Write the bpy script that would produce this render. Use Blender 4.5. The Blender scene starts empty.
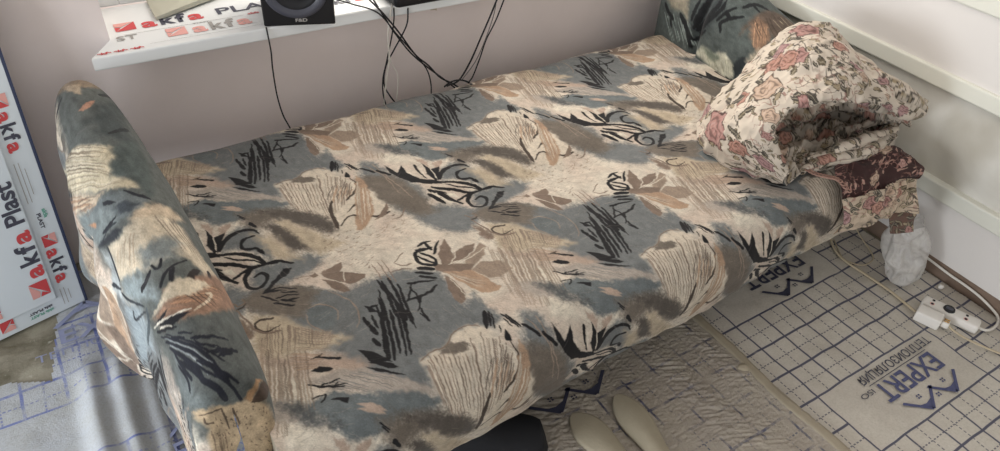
import bpy, bmesh, math, random
import numpy as np
from mathutils import Vector, Matrix

# ---------------------------------------------------------------- camera, sky, lights, exposure
scene = bpy.context.scene
COL = scene.collection
scene.view_settings.view_transform = 'Standard'
scene.view_settings.look = 'None'
scene.view_settings.gamma = 1.0
scene.view_settings.use_curve_mapping = False
scene.view_settings.exposure = -0.12

cam_data = bpy.data.cameras.new('camera')
cam = bpy.data.objects.new('camera', cam_data)
COL.objects.link(cam)
cam_data.sensor_fit = 'HORIZONTAL'
cam_data.sensor_width = 36.0
cam_data.lens = 36.0 * 735 / 1000
cam_data.clip_start = 0.02
cam.matrix_world = Matrix((
    (0.8577501683620815, 0.29049451504763324, -0.4241197771880732, 0.0),
    (-0.5116105425626893, 0.5629454100925889, -0.6491125618830658, 0.0),
    (0.050192643021969546, 0.7737605585598992, 0.6314865767405841, 1.59193),
    (0, 0, 0, 1)))
scene.camera = cam

world = bpy.data.worlds.new('world')
scene.world = world
world.use_nodes = True
bg = world.node_tree.nodes['Background']
bg.inputs[0].default_value = (1.0, 0.985, 0.98, 1)
# the rest of the flat: brighter towards the balcony on the left, dim behind the camera
wt = world.node_tree
w_co = wt.nodes.new('ShaderNodeTexCoord')
w_xyz = wt.nodes.new('ShaderNodeSeparateXYZ')
wt.links.new(w_co.outputs['Generated'], w_xyz.inputs[0])
w_x = wt.nodes.new('ShaderNodeMath'); w_x.operation = 'MULTIPLY_ADD'
wt.links.new(w_xyz.outputs[0], w_x.inputs[0]); w_x.inputs[1].default_value = -0.28; w_x.inputs[2].default_value = 0.64
w_y = wt.nodes.new('ShaderNodeMath'); w_y.operation = 'MULTIPLY_ADD'
wt.links.new(w_xyz.outputs[1], w_y.inputs[0]); w_y.inputs[1].default_value = -0.08; wt.links.new(w_x.outputs[0], w_y.inputs[2])
wt.links.new(w_y.outputs[0], bg.inputs[1])

def area_light(name, loc, target, sx, sy, power, color):
    d = bpy.data.lights.new(name, 'AREA')
    d.shape = 'RECTANGLE'
    d.size, d.size_y, d.energy, d.color = sx, sy, power, color
    o = bpy.data.objects.new(name, d)
    o.location = loc
    o.rotation_euler = (Vector(target) - Vector(loc)).to_track_quat('-Z', 'Y').to_euler()
    COL.objects.link(o)
    return o

# daylight through the window over the sill, and through the balcony door on the left
area_light('window_daylight', (1.3, 2.42, 1.5), (1.0, 0.9, 0.4), 1.1, 1.4, 30, (1.0, 0.93, 0.84))
area_light('balcony_daylight', (-3.1, 0.85, 0.72), (0.8, 1.3, 0.35), 2.0, 1.1, 128, (0.90, 0.95, 1.0))

# ---------------------------------------------------------------- helpers
PI = math.pi
rng = np.random.default_rng(7)

def srgb(h):
    v = np.array([int(h[i:i + 2], 16) / 255 for i in (0, 2, 4)])
    return np.where(v <= 0.04045, v / 12.92, ((v + 0.055) / 1.055) ** 2.4)

def lin(a):
    return np.where(a <= 0.04045, a / 12.92, ((a + 0.055) / 1.055) ** 2.4)

class NT:
    """small wrapper for building node materials"""
    def __init__(s, name):
        s.m = bpy.data.materials.new(name)
        s.m.use_nodes = True
        s.t = s.m.node_tree
        s.bsdf = s.t.nodes['Principled BSDF']
    def n(s, typ, **kw):
        o = s.t.nodes.new(typ)
        for k, v in kw.items():
            setattr(o, k, v)
        return o
    def val(s, sock, v):
        if isinstance(v, (int, float)):
            sock.default_value = v
        elif isinstance(v, (tuple, list, np.ndarray)):
            v = tuple(v)
            sock.default_value = v if len(v) == len(sock.default_value) else v + (1.0,)
        else:
            s.t.links.new(v, sock)
    def math(s, op, a, b=0.0, c=None, clamp=False):
        o = s.n('ShaderNodeMath', operation=op, use_clamp=clamp)
        s.val(o.inputs[0], a)
        s.val(o.inputs[1], b)
        if c is not None:
            s.val(o.inputs[2], c)
        return o.outputs[0]
    def mix(s, f, a, b):
        o = s.n('ShaderNodeMix', data_type='RGBA')
        s.val(o.inputs[0], f)
        s.val(o.inputs[6], a)
        s.val(o.inputs[7], b)
        return o.outputs[2]
    def noise(s, scale, detail=3.0, rough=0.55, vec=None, dist=0.0):
        o = s.n('ShaderNodeTexNoise')
        o.inputs['Scale'].default_value = scale
        o.inputs['Detail'].default_value = detail
        o.inputs['Roughness'].default_value = rough
        o.inputs['Distortion'].default_value = dist
        if vec is not None:
            s.t.links.new(vec, o.inputs['Vector'])
        return o.outputs['Fac']
    def obj(s):
        return s.n('ShaderNodeTexCoord').outputs['Object']
    def ramp(s, f, lo, hi):
        o = s.n('ShaderNodeMapRange')
        o.inputs[1].default_value, o.inputs[2].default_value = lo, hi
        s.val(o.inputs[0], f)
        return o.outputs[0]
    def bump(s, h, strength, dist):
        o = s.n('ShaderNodeBump')
        o.inputs['Strength'].default_value = strength
        o.inputs['Distance'].default_value = dist
        s.t.links.new(h, o.inputs['Height'])
        s.t.links.new(o.outputs[0], s.bsdf.inputs['Normal'])
    def set(s, **kw):
        for k, v in kw.items():
            s.val(s.bsdf.inputs[k.replace('_', ' ')], v)

def plain(name, hexcol, rough=0.6, var=0.08, scale=30, bump=0.0, metal=0.0, spec=0.4):
    t = NT(name)
    c = srgb(hexcol)
    f = t.noise(scale, 4, 0.6, t.obj())
    t.set(Base_Color=t.mix(f, c * (1 - var), np.minimum(c * (1 + var), 1)), Roughness=rough, Metallic=metal)
    t.bsdf.inputs['Specular IOR Level'].default_value = spec
    if bump:
        t.bump(t.noise(scale * 3, 4, 0.6, t.obj()), bump, 0.004)
    return t.m

def printed_cloth(name, weave=900, rough=0.85):
    t = NT(name)
    a = t.n('ShaderNodeAttribute', attribute_name='print')
    f = t.noise(weave, 2, 0.6, t.obj())
    k = t.ramp(f, 0.2, 0.8)
    t.set(Base_Color=t.mix(t.math('MULTIPLY', k, 0.22), a.outputs['Color'], t.mix(0.35, a.outputs['Color'], (0.02, 0.02, 0.02))), Roughness=rough)
    t.bsdf.inputs['Specular IOR Level'].default_value = 0.2
    t.bsdf.inputs['Sheen Weight'].default_value = 0.08
    t.bump(f, 0.25, 0.0012)
    return t.m

def link(o, parent=None):
    COL.objects.link(o)
    if parent is not None:
        o.parent = parent
    return o

def tag(o, label=None, cat=None, group=None, kind=None):
    for k, v in (('label', label), ('category', cat), ('group', group), ('kind', kind)):
        if v:
            o[k] = v
    return o

def thing(name, loc, label, cat, group=None, rz=0.0, kind=None):
    o = bpy.data.objects.new(name, None)
    o.empty_display_size = 0.05
    o.location = loc
    o.rotation_euler = (0, 0, rz)
    link(o)
    return tag(o, label, cat, group, kind)

def new_mesh(name, verts, faces, mat, parent=None, smooth=True):
    me = bpy.data.meshes.new(name)
    me.from_pydata([tuple(v) for v in verts], [], faces)
    if smooth:
        me.polygons.foreach_set('use_smooth', [True] * len(me.polygons))
    me.materials.append(mat)
    me.update()
    return link(bpy.data.objects.new(name, me), parent)

def bm_obj(name, bm, mat, parent=None, smooth=False):
    bmesh.ops.recalc_face_normals(bm, faces=bm.faces)
    me = bpy.data.meshes.new(name)
    bm.to_mesh(me)
    bm.free()
    if smooth:
        me.polygons.foreach_set('use_smooth', [True] * len(me.polygons))
    me.materials.append(mat)
    return link(bpy.data.objects.new(name, me), parent)

def grid_obj(name, P, mat, parent=None, color=None, wrap=False):
    """mesh from a grid of points, optional colour per point"""
    nu, nv = P.shape[:2]
    i, j = np.meshgrid(np.arange(nu - 1), np.arange(nv if wrap else nv - 1), indexing='ij')
    j2 = (j + 1) % nv
    q = np.stack([i * nv + j, (i + 1) * nv + j, (i + 1) * nv + j2, i * nv + j2], -1).reshape(-1, 4).astype(np.int32)
    me = bpy.data.meshes.new(name)
    me.vertices.add(nu * nv)
    me.vertices.foreach_set('co', P.reshape(-1).astype(np.float32))
    me.loops.add(q.size)
    me.loops.foreach_set('vertex_index', q.reshape(-1))
    me.polygons.add(len(q))
    me.polygons.foreach_set('loop_start', np.arange(0, q.size, 4, dtype=np.int32))
    me.update(calc_edges=True)
    me.polygons.foreach_set('use_smooth', np.ones(len(q), bool))
    if color is not None:
        at = me.color_attributes.new('print', 'FLOAT_COLOR', 'POINT')
        c = np.ones((nu * nv, 4), np.float32)
        c[:, :3] = color.reshape(-1, 3)
        at.data.foreach_set('color', c.reshape(-1))
    me.materials.append(mat)
    me.validate()
    return link(bpy.data.objects.new(name, me), parent)

def box(bm, lo, hi, bev=0.0, M=None):
    r = bmesh.ops.create_cube(bm, size=1.0)
    vs = r['verts']
    lo, hi = Vector(lo), Vector(hi)
    for v in vs:
        v.co = Vector([(lo[k] + hi[k]) / 2 + v.co[k] * (hi[k] - lo[k]) for k in range(3)])
    if bev:
        es = list({e for v in vs for e in v.link_edges})
        r = bmesh.ops.bevel(bm, geom=es, offset=bev, segments=3, profile=0.5, affect='EDGES')
        vs = list({v for f in r['faces'] for v in f.verts} | {v for v in vs if v.is_valid})
    if M is not None:
        for v in vs:
            v.co = M @ v.co
    return vs

def box_obj(name, lo, hi, mat, parent=None, bev=0.0):
    bm = bmesh.new()
    box(bm, lo, hi, bev)
    return bm_obj(name, bm, mat, parent)

def spline(pts, n):
    """Catmull-Rom through points -> n samples"""
    p = np.array(pts, float)
    p = np.vstack([2 * p[0] - p[1], p, 2 * p[-1] - p[-2]])
    t = np.linspace(0, len(p) - 3 - 1e-6, n)
    k = t.astype(int)
    f = (t - k)[:, None]
    a, b, c, d = p[k], p[k + 1], p[k + 2], p[k + 3]
    return 0.5 * (2 * b + (c - a) * f + (2 * a - 5 * b + 4 * c - d) * f ** 2 + (3 * b - a - 3 * c + d) * f ** 3)

def tube_pts(pts, r, seg=8, n=60):
    c = spline(pts, n)
    t = np.gradient(c, axis=0)
    t /= np.linalg.norm(t, axis=1)[:, None] + 1e-9
    ref = np.array([0.31, 0.17, 0.93])
    a = np.cross(t, ref)
    a /= np.linalg.norm(a, axis=1)[:, None] + 1e-9
    b = np.cross(t, a)
    th = np.linspace(0, 2 * PI, seg, endpoint=False)
    return c[:, None, :] + r * (np.cos(th)[None, :, None] * a[:, None, :] + np.sin(th)[None, :, None] * b[:, None, :])

def tube_obj(name, pts, r, mat, parent=None, n=60, seg=8):
    return grid_obj(name, tube_pts(pts, r, seg, n), mat, parent, wrap=True)

def text_obj(name, body, size, mat, M, parent=None, bold=0.0, sx=1.0, align='LEFT', depth=0.0, shear=0.0, width=None):
    cu = bpy.data.curves.new(name, 'FONT')
    cu.body = body
    cu.size = size
    cu.offset = bold
    cu.extrude = depth
    cu.shear = shear
    cu.align_x = align
    o = bpy.data.objects.new(name, cu)
    COL.objects.link(o)
    bpy.context.view_layer.update()
    dg = bpy.context.evaluated_depsgraph_get()
    me = bpy.data.meshes.new_from_object(o.evaluated_get(dg))
    bpy.data.objects.remove(o)
    bpy.data.curves.remove(cu)
    if width:
        xs = [v.co.x for v in me.vertices]
        sx = width / (max(xs) - min(xs))
    me.transform(M @ Matrix.Diagonal((sx, 1, 1, 1)))
    me.materials.clear()
    me.materials.append(mat)
    me.name = name
    return link(bpy.data.objects.new(name, me), parent)

def hash3(i, j, k):
    h = (i * 374761393 + j * 668265263 + k * 2147483647 + 1013904223) & 0xffffffff
    h = ((h ^ (h >> 13)) * 1274126177) & 0xffffffff
    return ((h ^ (h >> 16)) & 0xffff) / 65535.0

def noise3(P):
    """value noise at points (..., 3), range -1..1"""
    b = np.floor(P).astype(np.int64)
    f = P - b
    f = f * f * (3 - 2 * f)
    r = 0
    for dx in (0, 1):
        for dy in (0, 1):
            for dz in (0, 1):
                w = (f[..., 0] if dx else 1 - f[..., 0]) * (f[..., 1] if dy else 1 - f[..., 1]) * (f[..., 2] if dz else 1 - f[..., 2])
                r = r + w * hash3(b[..., 0] + dx, b[..., 1] + dy, b[..., 2] + dz)
    return r * 2 - 1

def fbm(P, o=3):
    return sum(noise3(P * 2 ** k + 17.3 * k) / 2 ** k for k in range(o))

def normals(P):
    n = np.cross(np.gradient(P, axis=0), np.gradient(P, axis=1))
    return n / (np.linalg.norm(n, axis=-1, keepdims=True) + 1e-12)

# ---------------------------------------------------------------- fabric print painted stroke by stroke on a repeating tile
TW, TH = 768, 856                       # one repeat is 0.61 x 0.68 m
MMX, MMY = 610 / TW, 680 / TH           # mm per cell

def periodic_noise(w, h, scale, seed):
    r = np.random.default_rng(seed).standard_normal((h, w))
    ky, kx = np.fft.fftfreq(h)[:, None] * h, np.fft.fftfreq(w)[None, :] * w
    k = np.hypot(kx, ky)
    a = np.fft.ifft2(np.fft.fft2(r) * np.exp(-(k / scale) ** 2)).real
    return a / a.std()

class Canvas:
    def __init__(s, w, h, mmx, mmy, base, seed=3):
        s.w, s.h, s.mx, s.my = w, h, mmx, mmy
        s.c = np.empty((h, w, 3))
        s.c[:] = base
        s.n1 = periodic_noise(w, h, 40, seed) if w < 1000 else periodic_noise(w, h, 110, seed)
        s.n2 = periodic_noise(w, h, 40, seed + 1)
        s.n3 = periodic_noise(w, h, 110, seed + 2)
        s.rg = np.random.default_rng(seed + 5)
    def region(s, lo, hi):
        x = np.arange(int(lo[0] / s.mx) - 1, int(hi[0] / s.mx) + 2)[:s.w]
        y = np.arange(int(lo[1] / s.my) - 1, int(hi[1] / s.my) + 2)[:s.h]
        ix, iy = np.ix_(y % s.h, x % s.w)
        X, Y = np.meshgrid(x * s.mx, y * s.my)
        return ix, iy, X, Y
    def put(s, ix, iy, al, col):
        al = al[..., None]
        s.c[ix, iy] = s.c[ix, iy] * (1 - al) + np.asarray(col) * al
    def segdist(s, X, Y, p, closed):
        d = np.full(X.shape, 1e9)
        tt = np.zeros(X.shape)
        ins = np.zeros(X.shape, bool)
        m = len(p)
        for k in range(m if closed else m - 1):
            a, b = p[k], p[(k + 1) % m]
            e = b - a
            L = e @ e + 1e-9
            t = np.clip(((X - a[0]) * e[0] + (Y - a[1]) * e[1]) / L, 0, 1)
            q = np.hypot(X - a[0] - t * e[0], Y - a[1] - t * e[1])
            u = q < d
            d = np.where(u, q, d)
            tt = np.where(u, (k + t) / max(m - 1, 1), tt)
            if closed:
                c = ((a[1] > Y) != (b[1] > Y)) & (X < (b[0] - a[0]) * (Y - a[1]) / (b[1] - a[1] + 1e-12) + a[0])
                ins ^= c
        return d, tt, ins
    def blob(s, p, col, blur, alpha=1.0, warp=None):
        p = np.array(p, float)
        pad = blur + 6
        ix, iy, X, Y = s.region(p.min(0) - pad, p.max(0) + pad)
        w = min(2.2, 0.25 * blur + 0.5) if warp is None else warp
        d, _, ins = s.segdist(X + w * s.n1[ix, iy], Y + w * s.n2[ix, iy], p, True)
        sd = np.where(ins, -d, d) + s.n3[ix, iy] * blur * 0.12
        al = np.clip(0.5 - sd / (2 * max(blur, 0.7)), 0, 1)
        al = al * al * (3 - 2 * al)
        s.put(ix, iy, al * alpha, col)
    def stroke(s, p, col, w0, w1, alpha=1.0, soft=0.9):
        p = np.array(p, float)
        if len(p) > 2:
            p = spline(p, 4 * len(p))
        pad = max(w0, w1) + 3
        ix, iy, X, Y = s.region(p.min(0) - pad, p.max(0) + pad)
        d, t, _ = s.segdist(X + 0.8 * s.n1[ix, iy], Y + 0.8 * s.n2[ix, iy], p, False)
        wd = (w0 + (w1 - w0) * t) / 2 * (0.55 + 0.45 * np.sqrt(np.clip(4 * t * (1 - t), 0, 1)))
        al = np.clip((wd - d) / soft + 0.5, 0, 1) * np.clip(wd / 0.5, 0.2, 1)
        s.put(ix, iy, al * alpha, col)

def parse_print(txt, kx, ky):
    for ln in txt.strip().splitlines():
        head, pts = ln.split(':')
        h = head.split()
        g = [np.array([[float(v) for v in q.split(',')] for q in part.split()]) * (kx, ky) for part in pts.split('|')]
        yield h[0], np.array([int(h[1][i:i + 2], 16) / 255 for i in (0, 2, 4)]), [float(v) for v in h[2:]], g

def hatch(cv, A, B, col, n, w, alpha):
    a, b = spline(A, 60) if len(A) > 1 else A, spline(B, 60)
    for k in range(n):
        f = min(max((k + cv.rg.uniform(-0.4, 0.4)) / max(n - 1, 1), 0), 1)
        i = int(f * 59)
        p, q = a[i], b[i]
        t0, t1 = cv.rg.uniform(0, 0.2), cv.rg.uniform(0.75, 1.0)
        d = q - p
        side = np.array([-d[1], d[0]]) * cv.rg.uniform(-0.02, 0.05)
        m = (p + q) / 2 + side
        pts = [(1 - t) ** 2 * p + 2 * t * (1 - t) * m + t * t * q for t in np.linspace(t0, t1, 4)]
        cv.stroke(pts, np.asarray(col) * cv.rg.uniform(0.85, 1.1), w * cv.rg.uniform(0.8, 1.4), w * 0.7, alpha * cv.rg.uniform(0.75, 1.0))

def run_print(cv, data, kx, ky):
    for k, col, v, g in parse_print(data, kx, ky):
        if k == 'B':
            cv.blob(g[0], col, v[0])
        elif k == 'S':
            cv.stroke(g[0], col, v[0], v[1])
        elif k == 'F':
            hatch(cv, g[0], g[1], col, int(v[0]), v[1], 0.9)
        elif k == 'D':
            lo, hi = g[0].min(0), g[0].max(0)
            an = math.radians(v[2])
            n = 0
            while n < v[0]:
                q = np.array([[cv.rg.uniform(lo[0], hi[0]), cv.rg.uniform(lo[1], hi[1])]])
                n += 1
                if cv.segdist(q[:, 0], q[:, 1], g[0], True)[2][0]:
                    L = v[1] * cv.rg.uniform(0.7, 1.4)
                    a2 = an + cv.rg.uniform(-0.3, 0.3)
                    cv.stroke([q[0], q[0] + (L * math.cos(a2), L * math.sin(a2))], col, 2.2, 1.4, 0.85)

def paint_sofa_print():
    cv = Canvas(TW, TH, MMX, MMY, np.array([0xcb, 0xc2, 0xb3]) / 255)
    pk = np.array([0xbd, 0xad, 0x9f]) / 255
    m = np.clip(periodic_noise(TW, TH, 7, 21) * 0.35 + 0.3, 0, 0.75)[..., None]
    cv.c = cv.c * (1 - m) + pk * m
    for k in range(420):                                    # faint brush hatching in the cream ground
        x, y = cv.rg.uniform(0, 610), cv.rg.uniform(0, 680)
        an = 0.9 + 0.6 * math.sin(x / 97.0) + cv.rg.uniform(-0.25, 0.25)
        L = cv.rg.uniform(25, 70)
        c = [(0.60, 0.50, 0.42), (0.84, 0.79, 0.72), (0.52, 0.48, 0.44)][k % 3]
        cv.stroke([(x, y), (x + L * math.cos(an), y + L * math.sin(an))], c, 1.5, 1.0, 0.4)
    run_print(cv, PRINT, 0.61, 0.68)
    for k in range(520):                                    # dry brush hairs over everything
        x, y = cv.rg.uniform(0, 610), cv.rg.uniform(0, 680)
        an = 0.5 + 0.9 * math.sin(x / 130.0 + y / 90.0) + cv.rg.uniform(-0.2, 0.2)
        L = cv.rg.uniform(15, 50)
        c = [(0.35, 0.33, 0.31), (0.74, 0.70, 0.64), (0.50, 0.46, 0.42)][k % 3]
        cv.stroke([(x, y), (x + L * 0.5 * math.cos(an + 0.15), y + L * 0.5 * math.sin(an + 0.15)), (x + L * math.cos(an), y + L * math.sin(an))], c, 1.4, 1.0, 0.28)
    st = periodic_noise(TW, TH, 300, 5)
    cv.c = np.clip(cv.c * (1 + 0.045 * st[..., None] + 0.025 * periodic_noise(TW, TH, 30, 6)[..., None]), 0.02, 0.95)
    return lin(cv.c)

def sample_tile(T, p, q):
    h, w = T.shape[:2]
    x, y = (p % 1.0) * w, (q % 1.0) * h
    i, j = x.astype(int), y.astype(int)
    fx, fy = (x - i)[..., None], (y - j)[..., None]
    i, j, i2, j2 = i % w, j % h, (i + 1) % w, (j + 1) % h
    return (T[j, i] * (1 - fx) + T[j, i2] * fx) * (1 - fy) + (T[j2, i] * (1 - fx) + T[j2, i2] * fx) * fy

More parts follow.
